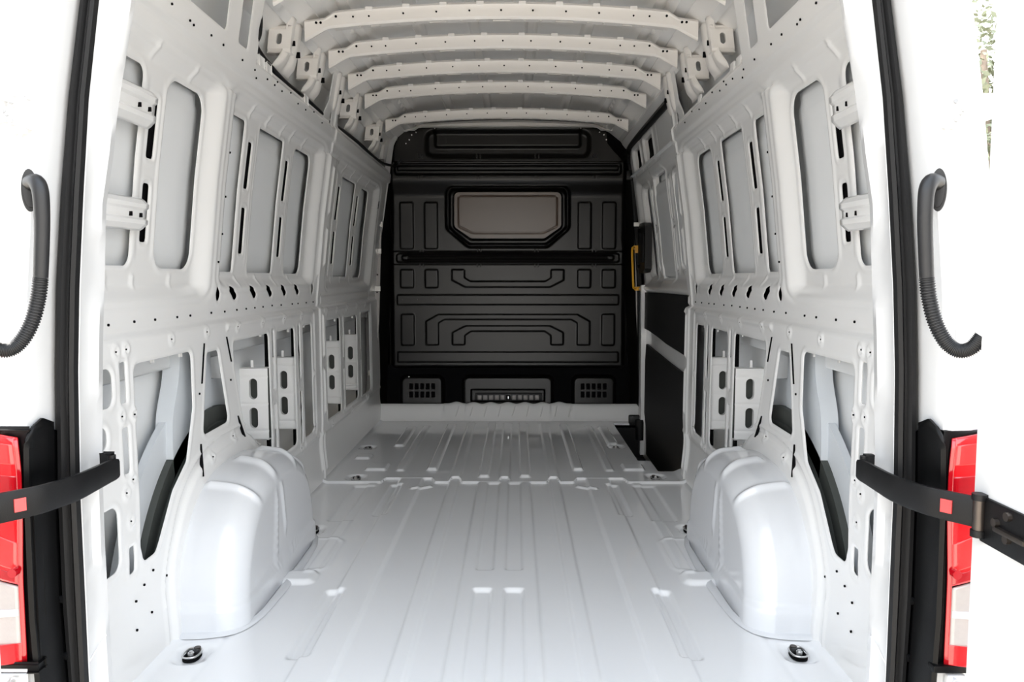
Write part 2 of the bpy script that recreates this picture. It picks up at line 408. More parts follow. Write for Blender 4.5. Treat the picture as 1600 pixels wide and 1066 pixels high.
def wall_details(side, wall, pos):
    sgn = -1 if side == 'left' else 1
    # two pressed brackets crossing the rear window
    for zc, hh in ((1.415, .046), (1.156, .040)):
        def f(i, j):
            y = 1.62 + .425 * i; z = zc + hh * (2 * j - 1)
            t = abs(2 * j - 1)
            x = prof(z) + .020 - .022 * math.sin(min(1, i * 1.15) * PI * .62) + .012 * (ss(.78, 1.0, t)) - .006 * (.35 < t < .65)
            return (sgn * float(x), y, z + .012 * (1 - i) * 0 + .02 * (i - .5) * .3)
        v, fc = psurf(24, 17, f)
        o = mk('bracket', v, fc, M['paint'], wall)
        md = o.modifiers.new('t', 'SOLIDIFY'); md.thickness = .003
        for y in (1.955, 2.01):
            x = float(prof(zc)) + .020 - .022 * math.sin(min(1, (y - 1.62) / .425 * 1.15) * PI * .62) - .006
            MB().box(sgn * (x - .001), sgn * (x + .022), y - .0016, y + .0016, zc - .006, zc + .005).obj('slot', M['dark'], o)
    # deep perforated stiffeners inside the lower cavity, facing the rear doors
    PL = [(3.05, .375, .655), (3.455, .34, .655)]
    if side == 'left': PL += [(4.36, .308, .655), (4.86, .312, .655)]
    for y, z0, z1 in PL:
        def hole(u, v):
            zm = (z0 + z1) / 2; um = .955
            return np.minimum(rbox(u, v, um - .016, um + .016, zm + .018, zm + .098, .016), rbox(u, v, um - .016, um + .016, zm - .095, zm - .015, .016))
        def pp(u, v, t):
            q = np.minimum(rbox(u, v, .9, 1.02, z0 + .035, z0 + .0352, .0), 9)
            h = .003 * ga(v - z0 - .035, .004) + .003 * ga(v - (z0 + z1) / 2, .004) + .003 * ga(v - z1 + .035, .004)
            return sgn * u, np.full_like(u, y) + h + t, v
        o = sheet('stiffener', .898, 1.012, z0, z1, .004, .005, pp, M['paint'], wall, hole, .02, flip=(side == 'right'))
        MB().box(sgn * .90, sgn * 1.01, y + .034, y + .036, z0, z1).obj('stiffener_back', M['under'], o)  # back wall coloured dark so that the slots look shaded
        MB().box(sgn * .898, sgn * 1.012, y, y + .03, z1 - .002, z1 + .001).box(sgn * .898, sgn * 1.012, y, y + .03, z0 - .001, z0 + .002).box(sgn * .955, sgn * .965, y + .01, y + .02, z1, z1 + .028).each('flange', M['paint'], o)
    # curved foam block and outer wheel housing seen through the big rear opening
    pts = [(2.36, .86), (2.345, .78), (2.33, .70), (2.285, .60), (2.275, .50), (2.285, .42), (2.31, .30), (2.31, .12), (2.44, .12), (2.44, .86)]
    pts = [tuple(p) for p in spline(pts[:8], 40)] + pts[8:]
    MB().prism(pts, 'x', sgn * .935, sgn * .985).obj('foam_block', M['foam'], wall)
    pts = [(2.43, .80), (2.43, .62), (2.47, .52), (2.53, .44), (2.62, .44), (2.62, .8)]
    MB().prism(pts, 'x', sgn * .95, sgn * .985).obj('foam_block', M['foam'], wall)
    def ring(r0, r1, x0, x1):
        b = MB(); n = 40; v = []
        for i in range(n + 1):
            a = PI * .60 * i / n
            for r in (r0, r1):
                for x in (x0, x1): v.append((sgn * x, 2.61 - r * math.cos(a) * 1.03, r * math.sin(a)))
        f = []
        for i in range(n):
            k = 4 * i
            f += [(k, k + 1, k + 5, k + 4), (k + 2, k + 6, k + 7, k + 3), (k, k + 4, k + 6, k + 2), (k + 1, k + 3, k + 7, k + 5)]
        return b.add(v, f)
    ring(.575, .665, .955, .975).obj('outer_arch_band', M['foam'], wall)
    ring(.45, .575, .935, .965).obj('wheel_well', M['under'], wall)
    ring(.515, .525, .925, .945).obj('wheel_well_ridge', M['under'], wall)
    MB().box(sgn * .928, sgn * .99, 2.50, 3.86, .90, .905).box(sgn * .975, sgn * .99, 2.50, 3.86, .905, .985).box(sgn * .93, sgn * .99, 2.50, 3.86, .983, .988).each('scallop_shade', M['dark'], wall)  # dark strips added behind the scallops in place of cavity shade
    # closed box sections behind the window posts, their shade put in as dark colour
    for y in (2.114, 2.857, 3.308) + ((4.272, 4.762) if side == 'left' else ()):
        v = []
        for z in np.linspace(1.05, 1.51, 10):
            x = float(prof(z)) + .036
            for dy, dx in ((-.030, .003), (-.026, .012), (.026, .012), (.030, .003)): v.append((sgn * (x + dx), y + dy, z))
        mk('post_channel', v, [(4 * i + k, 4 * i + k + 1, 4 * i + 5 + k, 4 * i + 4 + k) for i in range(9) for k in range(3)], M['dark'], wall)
    for y0, y1 in ((3.108, 3.146), (3.480, 3.526)) + (((4.374, 4.406), (4.87, 4.90)) if side == 'left' else ()):
        MB().box(sgn * .920, sgn * .926, y0, y1, .262, .80).obj('slit_shade', M['dark'], wall)  # dark boxes set behind the narrow slits to stand for shade
    MB().box(sgn * .965, sgn * .985, 1.70, 5.45 if side == 'left' else 3.92, .735, .80, .006).obj('belt_rail', M['skin'], wall)
    # sheet metal tongues on the upper edges of the openings
    b = MB()
    LT = [(2.12, .772), (2.30, .770), (2.72, .775), (3.03, .775), (3.21, .772), (3.40, .768), (3.65, .772)]
    if side == 'left': LT += [(4.05, .77), (4.28, .765), (4.5, .765), (4.74, .76)]
    for y, z in LT:
        x = float(prof(z)) + .004
        b.box(sgn * (x + .000), sgn * (x + .005), y - .005, y + .005, z + .002, z + .018, .001)
    b.obj('edge_tongue', M['paint'], wall)['kind'] = 'stuff'
    # lug plates riveted along the top rail
    for y in (2.78, 2.86, 3.36):
        MB().box(sgn * .808, sgn * .816, y - .026, y + .026, 1.71, 1.748, .003).obj('rail_lug', M['paint'], wall)
wall_details('left', wall_left, wpos_l)
wall_details('right', wall_right, wpos_r)

# ------------------------------------------------------------------ floor
def floor_h(x, y):
    a = np.abs(x); h = np.zeros_like(x); E_ = .005
    def bar(x0, x1, y0, y1, d=.006):
        q = rbox(a, y * .45, x0, x1, y0 * .45, y1 * .45, .006); return 1.35 * d * ss(E_, -E_, q)
    zz = .065 * ss(.030, .018, a) + .065 * ss(.205, .224, a) * ss(.274, .258, a) + .072 * ss(.335, .362, a) * ss(.606, .590, a)
    far = ss(3.826, 3.834, y - zz)
    nearm = 1 - far
    h += nearm * (bar(-.1, .127, 1, 4.2) - bar(.022, .078, 1, 2.488, .0075) - bar(.022, .078, 2.66, 3.815, .006) + bar(.221, .268, 1, 4.2) + bar(.402, .515, 1, 4.2) + bar(.62, .66, 2.62, 3.9, .003))
    h -= nearm * (bar(.492, .547, 2.035, 2.488, .009) + bar(.492, .545, 3.30, 3.80, .007) + bar(.62, .72, 3.23, 3.78, .005))
    h += .004 * ga(y - zz - 3.838, .006) * (a < .90)
    h += far * (.007 + bar(-.1, .026, 3.5, 5.40) + bar(.079, .127, 3.92, 5.40, .009) + bar(.220, .270, 3.5, 5.40) + bar(.352, .402, 4.06, 5.35, .010) + bar(.52, .56, 4.05, 5.3, .006) + bar(.605, .66, 4.65, 5.25, .009))
    h += far * (bar(.615, .72, 4.06, 4.20, .008) + bar(.748, .825, 4.32, 4.42, .008) * (x < 0))
    # oblique end stops by the lap joint and pads by the arches
    h += nearm * .007 * ss(E_, -E_, poly(a, y, [(.352, 3.79), (.442, 3.71), (.436, 3.69), (.345, 3.755)]))
    h += nearm * .012 * ss(.02, -.01, rbox(a, y, .62, .715, 2.55, 2.64, .02))
    h += nearm * .003 * ga(rbox(a, y, .60, .80, 2.66, 3.0, .05), .008)
    # recesses for the lashing eyes
    for X, Y in EYES:
        h -= .012 * ss(.014, -.01, rbox(x, y, X - .040, X + .040, Y - .048, Y + .048, .03))
    h += .016 * ss(.86, .91, a)
    h -= .002 * ga(a - .755, .01) * (y < 2.2)
    return h
EYES = [(-.806, 2.055), (.811, 2.07), (-.751, 3.11), (.748, 3.125), (-.742, 3.925), (.755, 3.945), (-.812, 4.63), (.645, 4.655)]
def fhole(x, y):
    q = np.minimum(rbox(x, y, .720, 1.3, 4.285, 5.41, .01), rbox(x, y, .787, 1.3, 4.05, 4.6, .012))
    return q
def fpos(x, y, t): return x, y, floor_h(x, y) - t
floor = sheet('floor', -.93, .93, 1.46, 5.50, .0055, .0062, fpos, M['floor'], None, fhole, .03, flip=False)
tag(floor, kind='structure')
# front riser under the bulkhead, scalloped top edge
def riser(i, j):
    x = -.93 + 1.86 * i
    y = 5.47 + .11 * j; z = .0 + .115 * ss(.05, .95, j) + .012 * j * (.5 + .5 * math.cos(x * 52)) * (abs(x) < .42)
    y -= .03 * (ss(.0, .02, .44 - abs(x))) * j * 0
    y += (.02 if .30 < abs(x) < .45 else 0) * j
    return (x, y, float(z))
v, f = psurf(150, 12, riser)
mk('front_riser', v, f, M['paint'], floor)
b = MB()
for i in range(-4, 5):
    x = i * .098 + .03
    if abs(x) < .62: b.tube([(x, 5.50, .038), (x + .012, 5.528, .075), (x + .02, 5.553, .105)], .0035, 6)
b.obj('sealant_bead', M['paint'], floor)['kind'] = 'stuff'
# outer apron of the floor so that nothing shines up into the wall cavities
MB().box(-1.0, -.935, 1.45, 5.9, -.03, -.01).box(.935, 1.0, 1.45, 4.0, -.03, -.01).box(-1.0, 1.0, 5.5, 6.0, -.04, -.01).box(-1.0, 1.0, 1.44, 1.5, -.30, -.012).each('floor_apron', M['skin'], floor)

# ------------------------------------------------------------------ bulkhead
ZIG = [(.262, .974), (.302, .999), (.302, 1.056), (.390, 1.056), (.390, .983), (.295, .934), (-.295, .934), (-.390, .983), (-.390, 1.056), (-.302, 1.056), (-.302, .999), (-.262, .974)]
ARC1 = [(.574, .529), (.574, .694), (.487, .743), (-.487, .743), (-.574, .694), (-.574, .529), (-.486, .529), (-.486, .683), (-.444, .708), (.444, .708), (.486, .683), (.486, .529)]
ARC2 = [(.388, .531), (.388, .617), (.296, .663), (-.296, .663), (-.388, .617), (-.388, .531), (-.302, .531), (-.302, .595), (-.258, .626), (.258, .626), (.302, .595), (.302, .531)]
WIN = [(-.416, 1.612), (.416, 1.612), (.416, 1.375), (.27, 1.214), (-.27, 1.214), (-.416, 1.375)]
WIN = [(-.425, 1.622), (.425, 1.622), (.425, 1.34), (.275, 1.212), (-.275, 1.212), (-.425, 1.34)]
WI2 = [(-.375, 1.592), (.375, 1.592), (.375, 1.345), (.255, 1.262), (-.255, 1.262), (-.375, 1.345)]
WI3 = [(-.342, 1.562), (.342, 1.562), (.342, 1.352), (.245, 1.305), (-.245, 1.305), (-.342, 1.352)]
def bulk_h(x, z):        # positive pushes towards the cargo space
    a = np.abs(x); h = np.zeros_like(x)
    def up(q, d=.009, e_=.004): return d * ss(e_, -e_, q)
    h += up(poly(x, z, ZIG, .008)); h += up(poly(x, z, ARC1, .008)); h += up(poly(x, z, ARC2, .008))
    for x0, x1, z0, z1 in ((.657, .748, .930, 1.056), (.487, .576, .930, 1.056), (.657, .746, .527, .745), (.656, .747, 1.20, 1.52), (.488, .577, 1.20, 1.52)):
        h += up(rbox(a, z, x0, x1, z0, z1, .012))
    h += up(rbox(x, z, -.773, .773, .812, .880, .012)); h += up(rbox(x, z, -.775, .775, .408, .479, .012))
    # beam with a channel, doubled groove
    h += up(rbox(x, z, -.80, .80, 1.092, 1.182, .012), .010) ; h -= up(rbox(x, z, -.775, .775, 1.106, 1.168, .02), .022, .006)
    h += up(rbox(x, z, -.738, .738, 1.122, 1.154, .016), .022, .006)
    h -= up(rbox(x, z, -.70, .70, 1.134, 1.142, .004), .006, .003)
    # hidden upper step: the panel leans back above the beam
    h += .055 * ss(1.55, 1.68, z) * (1 - 0 * a)
    h -= .045 * ss(1.785, 1.80, z) * ss(.0, .02, .80 - a)
    h -= up(rbox(x, z, -.775, .775, 1.705, 1.785, .02), .030, .008); h += up(rbox(x, z, -.76, .76, 1.735, 1.765, .012), .018, .006)
    h -= up(rbox(x, z, -.56, .56, 1.835, 2.0, .05), .030, .02); h += up(rbox(x, z, -.50, .50, 1.898, 2.08, .02), .02, .012)
    # window surround
    w1 = poly(x, z, WIN, .05); w2 = poly(x, z, WI2, .04); w3 = poly(x, z, WI3, .02)
    h += up(w1, .030, .012) - up(poly(x, z, inset(WIN, .020), .045), .024, .008)
    h -= up(poly(x, z, inset(WI2, -.014), .045), .014, .006)
    h += up(w2, .026, .006)
    # big step down at the foot with three boxes
    h -= .07 * ss(.385, .345, z)
    for x0, x1, d in ((-.765, -.452, .062), (.452, .765, .062), (-.325, .325, .062)):
        h += d * ss(.03, -.012, rbox(x, z, x0 + .01, x1 - .01, -.3, .300, .04))
    # slot for the vent row
    h -= .030 * ss(.004, -.004, rbox(x, z, -.262, .262, .126, .208, .006))
    # outer edges fall back
    h -= .05 * ss(.795, .835, a) * ss(1.35, 1.25, z) + .03 * ss(.79, .82, a) * ss(1.2, 1.3, z)
    return h
def bhole(x, z):
    a = np.abs(x)
    top = 2.030 + .022 * ss(.64, .60, a) + .012 * (1 - (x / .7) ** 2) - z
    side = np.interp(z, [0, .30, .80, 1.2, 1.6, 1.75, 1.86, 1.96, 2.0, 2.1], [.905, .905, .880, .868, .845, .830, .79, .755, .77, .77]) - a
    side = np.where(x > 0, np.minimum(side, np.interp(z, [1.70, 1.76, 1.82, 1.87, 1.92, 2.1], [.84, .81, .775, .725, .685, .665]) - a), side)
    bot = z - np.where((a < .70) & (a > .61), .088, .105)
    s = np.minimum(np.minimum(top, side), bot)
    for cx in (-.606, .606):
        for i in range(5):
            for k in range(2):
                x_ = cx + (i - 2) * .039; z_ = .176 + .058 * k
                s = np.minimum(s, rbox(x, z, x_ - .014, x_ + .014, z_ - .022, z_ + .022, .004))
    return s
def bpos(x, z, t): return x, FRONT - bulk_h(x, z) + t, z
bulk = sheet('wall_front', -.92, .92, .08, 2.08, .0052, .0050, bpos, M['black'], None, bhole, .03, flip=False, ang=60)
tag(bulk, kind='structure')
# blanking plate in the window frame, made pale by a painted reflection
def gp(x, z, t):
    q = poly(x, z, WI3, .02)
    return x, FRONT - .0215 - .003 * ga(q + .009, .004) * -1 + t - .0, z
def gh(x, z): return -poly(x, z, inset(WI2, .008), .035)
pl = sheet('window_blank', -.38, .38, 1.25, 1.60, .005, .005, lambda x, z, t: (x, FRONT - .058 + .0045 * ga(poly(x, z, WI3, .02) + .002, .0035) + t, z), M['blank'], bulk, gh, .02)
pl['label'] = 'satin black blanking plate in the window frame, brown reflection painted in'
# dotted line, welded nuts, studs
b = MB()
for i in range(15):
    x = (i - 7) * .105 + .0
    b.cyl((x - .003, FRONT - .012, .846), (x - .003, FRONT - .008, .846), .004, 8)
for x in (-.6, -.2, .2, .6):
    for z in (1.188, 1.084, 1.685, 1.83):
        for dx in (-.012, .012):
            b.box(x + dx - .004, x + dx + .004, FRONT - .018 - (.05 if z > 1.5 else 0), FRONT + .01, z - .012, z + .012, .002)
b.obj('clip', M['black'], bulk)['kind'] = 'stuff'
b = MB()
for x, z in ((-.66, 1.978), (-.677, 1.945), (-.70, 1.92), (-.63, 1.995), (.66, 1.978), (.677, 1.945), (.63, 1.995), (-.7, .3), (-.5, 2.02), (-.3, 2.03), (-.1, 2.035), (.1, 2.035), (.3, 2.03), (.5, 2.02), (-.66, .10), (-.35, .118), (.35, .118), (.66, .1)):
    yb = float(bpos(np.array([x]), np.array([z]), 0)[1][0])
    b.cyl((x, yb - .004, z), (x, yb + .01, z), .0045, 8)
b.obj('stud', M['steel'], bulk)['kind'] = 'stuff'
# vent row: eleven small square buttons, the middle one black with a pale mark
MB().box(-.232, .242, FRONT - .012, FRONT + .004, .134, .182, .002).obj('vent_bar', M['plastic'], bulk)
for i in range(11):
    x = .003 + (i - 5) * .0405
    o = MB().box(x - .015, x + .015, FRONT - .017, FRONT - .008, .141, .175, .003).obj('vent_cap', M['dark'] if i == 5 else M['strip'], bulk)
    if i == 5:
        MB().box(x - .004, x + .004, FRONT - .019, FRONT - .014, .148, .166, .001).obj('vent_mark', M['steel'], o)
MB().box(-1.05, 1.05, 5.98, 6.0, -.3, 2.2).obj('light_stop', M['dark'], bulk)  # unseen closure added behind the bulkhead to stop light leaking in
MB().box(-.9, .9, FRONT + .05, FRONT + .07, .05, 2.05).obj('backing_panel', M['dark'], bulk)
# steel edge strips beside the bulkhead with clips
def edge_strip(sgn):
    b = MB(); zs = [.11, .32, .75, 1.15, 1.55, 1.78]; xs = [.915, .91, .882, .868, .848, .825]
    zz = np.linspace(.11, 1.80, 30); v = []
    for z in zz:
        x = np.interp(z, zs, xs)
        for dx, dy in ((0, -.01), (.042, -.015), (.042, .002), (0, .002)): v.append((sgn * (x + dx), 5.50 + dy, z))
    f = []
    for i in range(len(zz) - 1):
        for k in range(4): f.append((4 * i + k, 4 * i + (k + 1) % 4, 4 * i + 4 + (k + 1) % 4, 4 * i + 4 + k))
    o = b.add(v, f).obj('edge_strip', M['strip'], bulk)
    c = MB()
    for z in (1.62, 1.5, 1.40, 1.23, 1.02, .9, .7, .5, .25, .17):
        x = np.interp(z, zs, xs) + .018
        c.cyl((sgn * x, 5.480, z), (sgn * x, 5.495, z), .0055, 8)
    c.obj('rivet', M['dark'], o)['kind'] = 'stuff'
    for z in (1.36, 1.18, .925, .345):
        x = np.interp(z, zs, xs)
        q = MB().box(sgn * (x - .002), sgn * (x + .05), 5.468, 5.484, z - .014, z + .014, .003).cyl((sgn * (x + .022), 5.462, z), (sgn * (x + .022), 5.470, z), .006, 8)
        q.obj('clip', M['bow'] if (sgn < 0 or z != 1.18) else M['yellow'], o)
edge_strip(-1); edge_strip(1)
# black side cheeks closing the gap between bulkhead and strips
for s_ in (-1, 1):
    v = []; zz = np.linspace(.10, 1.80, 20)
    for z in zz:
        x = np.interp(z, [.11, .32, .75, 1.15, 1.55, 1.78], [.905, .90, .872, .858, .838, .815])
        v += [(s_ * (x - .045), 5.66, z), (s_ * (x + .02), 5.53, z)]
    mk('side_cheek', v, [(2 * i, 2 * i + 1, 2 * i + 3, 2 * i + 2) for i in range(19)], M['black'], bulk)
    if s_ > 0: continue
    # white body post outside of the strip
    v = []
    for z in np.linspace(0, 2.02, 24):
        x = float(prof(z))
        v += [(s_ * (x - .005 - (.02 if s_ > 0 else 0)), 5.52 if s_ < 0 else 5.50, z), (s_ * (x + .02), 5.45 if s_ < 0 else 5.50, z), (s_ * (x + .09), 5.60, z), (s_ * (x - .005), 5.72, z)]
    f = []
    for i in range(23):
        for k in range(3): f.append((4 * i + k, 4 * i + k + 1, 4 * i + 5 + k, 4 * i + 4 + k))
    mk('body_post', v, f, M['paint'], bulk)

# ------------------------------------------------------------------ roof
def roof_z(x, y):
    a = np.abs(x)
    z = 2.115 - .075 * (x / .7) ** 2 - .10 * ss(.60, .86, a)
    for c in (.125, .37, .60): z = z - .020 * ss(.030, .014, np.abs(a - c)) * (a < .7)
    z = z - .012 * ss(.055, .02, np.abs(a - .66)) * (np.sin(y * 60) > -.4)
    z = z - .010 * ga(rbox(x, y, -.33, .33, 4.50, 4.86, .05), .02)
    return z
roof = sheet('ceiling', -.90, .90, 1.44, 5.99, .009, .035, lambda x, y, t: (x, y, roof_z(x, y)), M['roofp'], None, None, 0, flip=True, ang=40)
tag(roof, kind='structure')
# longitudinal cant rails between roof skin and side panels
for s_ in (-1, 1):
    def rail(i, j):
        y = 1.46 + 4.15 * i
        k = [(.785, 1.925), (.772, 1.945), (.768, 1.952), (.752, 1.975), (.735, 1.993), (.715, 2.003), (.700, 1.998), (.66, 2.012), (.63, 2.05)]
        p = k[min(int(round(j * 8)), 8)]; return (s_ * p[0], y, p[1])
    v, f = psurf(60, 9, rail); mk('cant_rail', v, f, M['paint'], roof, ang=25)
    MB().box(s_ * .765, s_ * .91, 1.5, 5.6, 2.02, 2.03).box(s_ * .82, s_ * .91, 1.5, 5.6, 1.67, 1.675).each('cavity_shelf', M['skin'], roof)
# roof bows
def bow(yb, label, post=True, foot=True, tabs=True):
    o = empty('roof_bow', (0, yb, 1.98)); tag(o, label, 'roof bow', 'white cross members under the roof')
    def top(x):
        a = abs(x); return 2.030 - .040 * (a / .7) ** 2 - .022 * float(ss(.625, .675, a))
    def bot(x):
        a = abs(x); z = 1.980 - .040 * (a / .7) ** 2
        if a > .635: z = min(z, 1.958 - (a - .635) * .56)
        return z
    n = 80; v = []; f = []
    xs = np.linspace(-.745, .745, n)
    for x in xs:
        t, bt = top(x), bot(x)
        v += [(x, yb + .006, t + .010), (x, yb - .004, t), (x, yb, (t * .85 + bt * .15)), (x, yb, bt + .006), (x, yb + .004, bt), (x, yb + .008, bt - .003)]
    for i in range(n - 1):
        for k in range(5): f.append((6 * i + k, 6 * i + 6 + k, 6 * i + 7 + k, 6 * i + 1 + k))
    wb = mk('web', v, f, M['bow'], o, ang=30)
    # underside flange with slots, then the front web going back up to the skin
    def fh(u, w_):
        s = np.full_like(u, 9.)
        for c, hw in ((0, .035), (.24, .035), (-.24, .035), (.48, .02), (-.48, .02)):
            s = np.minimum(s, rbox(u, w_, c - hw, c + hw, .016, .030, .004))
        for c in (.09, .15, .33, .39, .54):
            for sg in (-1, 1): s = np.minimum(s, np.hypot(u - sg * c, w_ - .02) - .006)
        return s
    fl = sheet('underside_flange', -.635, .635, .008, .078, .006, .0035,
               lambda u, w_, t: (u, yb + w_, 1.980 - .040 * (u / .7) ** 2 - .003 + .030 * ss(.040, .078, w_) + t), M['bow'], o, fh, .012, flip=True)
    MB().box(-.60, .60, yb + .02, yb + .07, 1.995, 1.998).obj('inner_web', M['skin'], o)
    # tabs that carry the roof skin
    for x in (-.50, -.36, -.22, -.08, .08, .22, .36, .50):
        z = top(x); MB().box(x - .014, x + .014, yb - .004, yb + .016, z - .004, z + .012, .003).obj('spacer', M['roofp'], o)
    # bolt dots on the web
    b = MB()
    for x, z in ((.70, 1.962), (.683, 1.962), (.625, 1.985), (.56, 1.984), (.50, 1.986), (.37, 1.996), (.245, 2.002), (.12, 2.006), (0, 2.007)):
        for sg in (-1, 1) if x else (1,):
            b.cyl((sg * x, yb - .003, z), (sg * x, yb + .003, z), .0036 if x < .6 else .0048, 8)
    b.obj('bolt_hole', M['dark'], o)['kind'] = 'stuff'
    if not post: return o
    for sg in ((-1,) if post == 'left' else (-1, 1)):
        # gusset return and side post, a ribbed hat strip running down to the top rail
        def pf(i, j):
            z = 1.955 - .20 * i
            y0 = yb - .105 - (.055 * ss(.55, .98, i) if foot else 0); y1 = yb + .045 - .03 * ss(.6, 1, i) * 0
            y = y0 + (y1 - y0) * j
            x = float(np.interp(z, [1.74, 1.80, 1.86, 1.90, 1.95, 2.0], [.812, .79, .776, .768, .760, .742]))
            e_ = .018 * float(ss(.0, .14, j)) * float(ss(1.0, .88, j)) - .012 * float(ga(j - .5, .12))
            e_ *= float(ss(1.02, .8, i)); return (sg * (x + .018 - e_), y, z + 0)
        v, f = psurf(20, 26, pf)
        p = mk('side_post', v, f, M['bow'], o, ang=60)
        md = p.modifiers.new('t', 'SOLIDIFY'); md.thickness = .003
        for y, z, r in ((yb - .055, 1.87, .006), (yb + .01, 1.845, .007)):
            MB().box(sg * .7665, sg * .79, y - r * .5, y + r * .5, z - r * 1.5, z + r * 1.5).obj('slot', M['dark'], p)
        # sloping throat under the gusset
        v = []
        for t in np.linspace(0, 1, 12):
            x = .745 - .11 * t; z = 1.893 + .064 * t
            v += [(sg * x, yb + .004, z), (sg * (x + .006), yb + .018, z + .004), (sg * (x + .004), yb + .060, z + .020), (sg * x, yb + .085, z + .03)]
        f = [(4 * i + k, 4 * i + k + 1, 4 * i + 5 + k, 4 * i + 4 + k) for i in range(11) for k in range(3)]
        mk('gusset', v, f, M['bow'], o)
        if tabs:
            yt = yb - .10
            def th(u, w_): return rbox(u, w_, .802, .822, 1.853, 1.893, .010)
            def tp(u, w_, t): return sg * (u + (w_ - 1.87) * -.12), np.full_like(u, yt) + t - .006 * ss(1.915, 1.905, w_) * ss(1.83, 1.838, w_), w_
            q = sheet('tab_bracket', .768, .852, 1.826, 1.922, .003, .003, tp, M['bow'], o, th, .012, flip=(sg > 0))
            MB().box(sg * .77, sg * .855, yt, yt + .035, 1.920, 1.923).box(sg * .77, sg * .86, yt, yt + .035, 1.824, 1.827).each('tab_flange', M['bow'], q)
    return o
bow(2.20, 'white roof bow just above the frame, hidden nearest cross member', post=False)
bow(2.71, 'white roof bow above the top of the picture', post=False)
bow(3.11, 'nearest whole white roof bow, largest at the top of the picture')
bow(3.50, 'white roof bow second from the rear, its posts beside the second tab brackets')
bow(3.90, 'third white roof bow, standing over the hoop between the side panels', tabs=False, foot=False)
bow(4.32, 'fourth white roof bow, in front of the ribbed roof section', post='left')
bow(5.00, 'farthest and smallest white roof bow, closest to the black bulkhead', post='left')
v = []
for y in np.linspace(3.97, 5.52, 30):
    for x, z in ((.772, 1.95), (.778, 1.93), (.772, 1.915), (.778, 1.90), (.790, 1.885), (.800, 1.872), (.83, 1.868)): v.append((x, y, z))
mk('door_header', v, [(7 * i + k, 7 * i + 7 + k, 7 * i + 8 + k, 7 * i + 1 + k) for i in range(29) for k in range(6)], M['paint'], roof)
# last, narrow header flange against the bulkhead
v = []
for x in np.linspace(-.80, .80, 60):
    a = abs(x); z = 2.052 - .035 * (a / .7) ** 2 - .02 * float(ss(.60, .65, a)); z0 = 2.034 - .022 * float(ss(.60, .64, a)) + .008 * math.cos(x * 9) * 0
    v += [(x, 5.56, z + .02), (x, 5.53, z), (x, 5.53, z0 - .006), (x, 5.56, z0 - .012)]
mk('header_flange', v, [(4 * i + k, 4 * i + 4 + k, 4 * i + 5 + k, 4 * i + 1 + k) for i in range(59) for k in range(3)], M['bow'], roof)
for s_ in (-1, 1):   # white corner webs beside the top of the bulkhead
    MB().prism([(s_ * (.76 if s_ < 0 else .655), 2.04), (s_ * .94, 2.04), (s_ * .94, 1.60), (s_ * .852, 1.60), (s_ * .825, 1.74)] + ([(-.80, 1.86), (-.755, 1.95)] if s_ < 0 else [(.765, 1.83), (.715, 1.88), (.675, 1.94)]), 'y', 5.66 if s_ > 0 else 5.545, 5.675 if s_ > 0 else 5.56).obj('corner_web', M['paint'], roof)

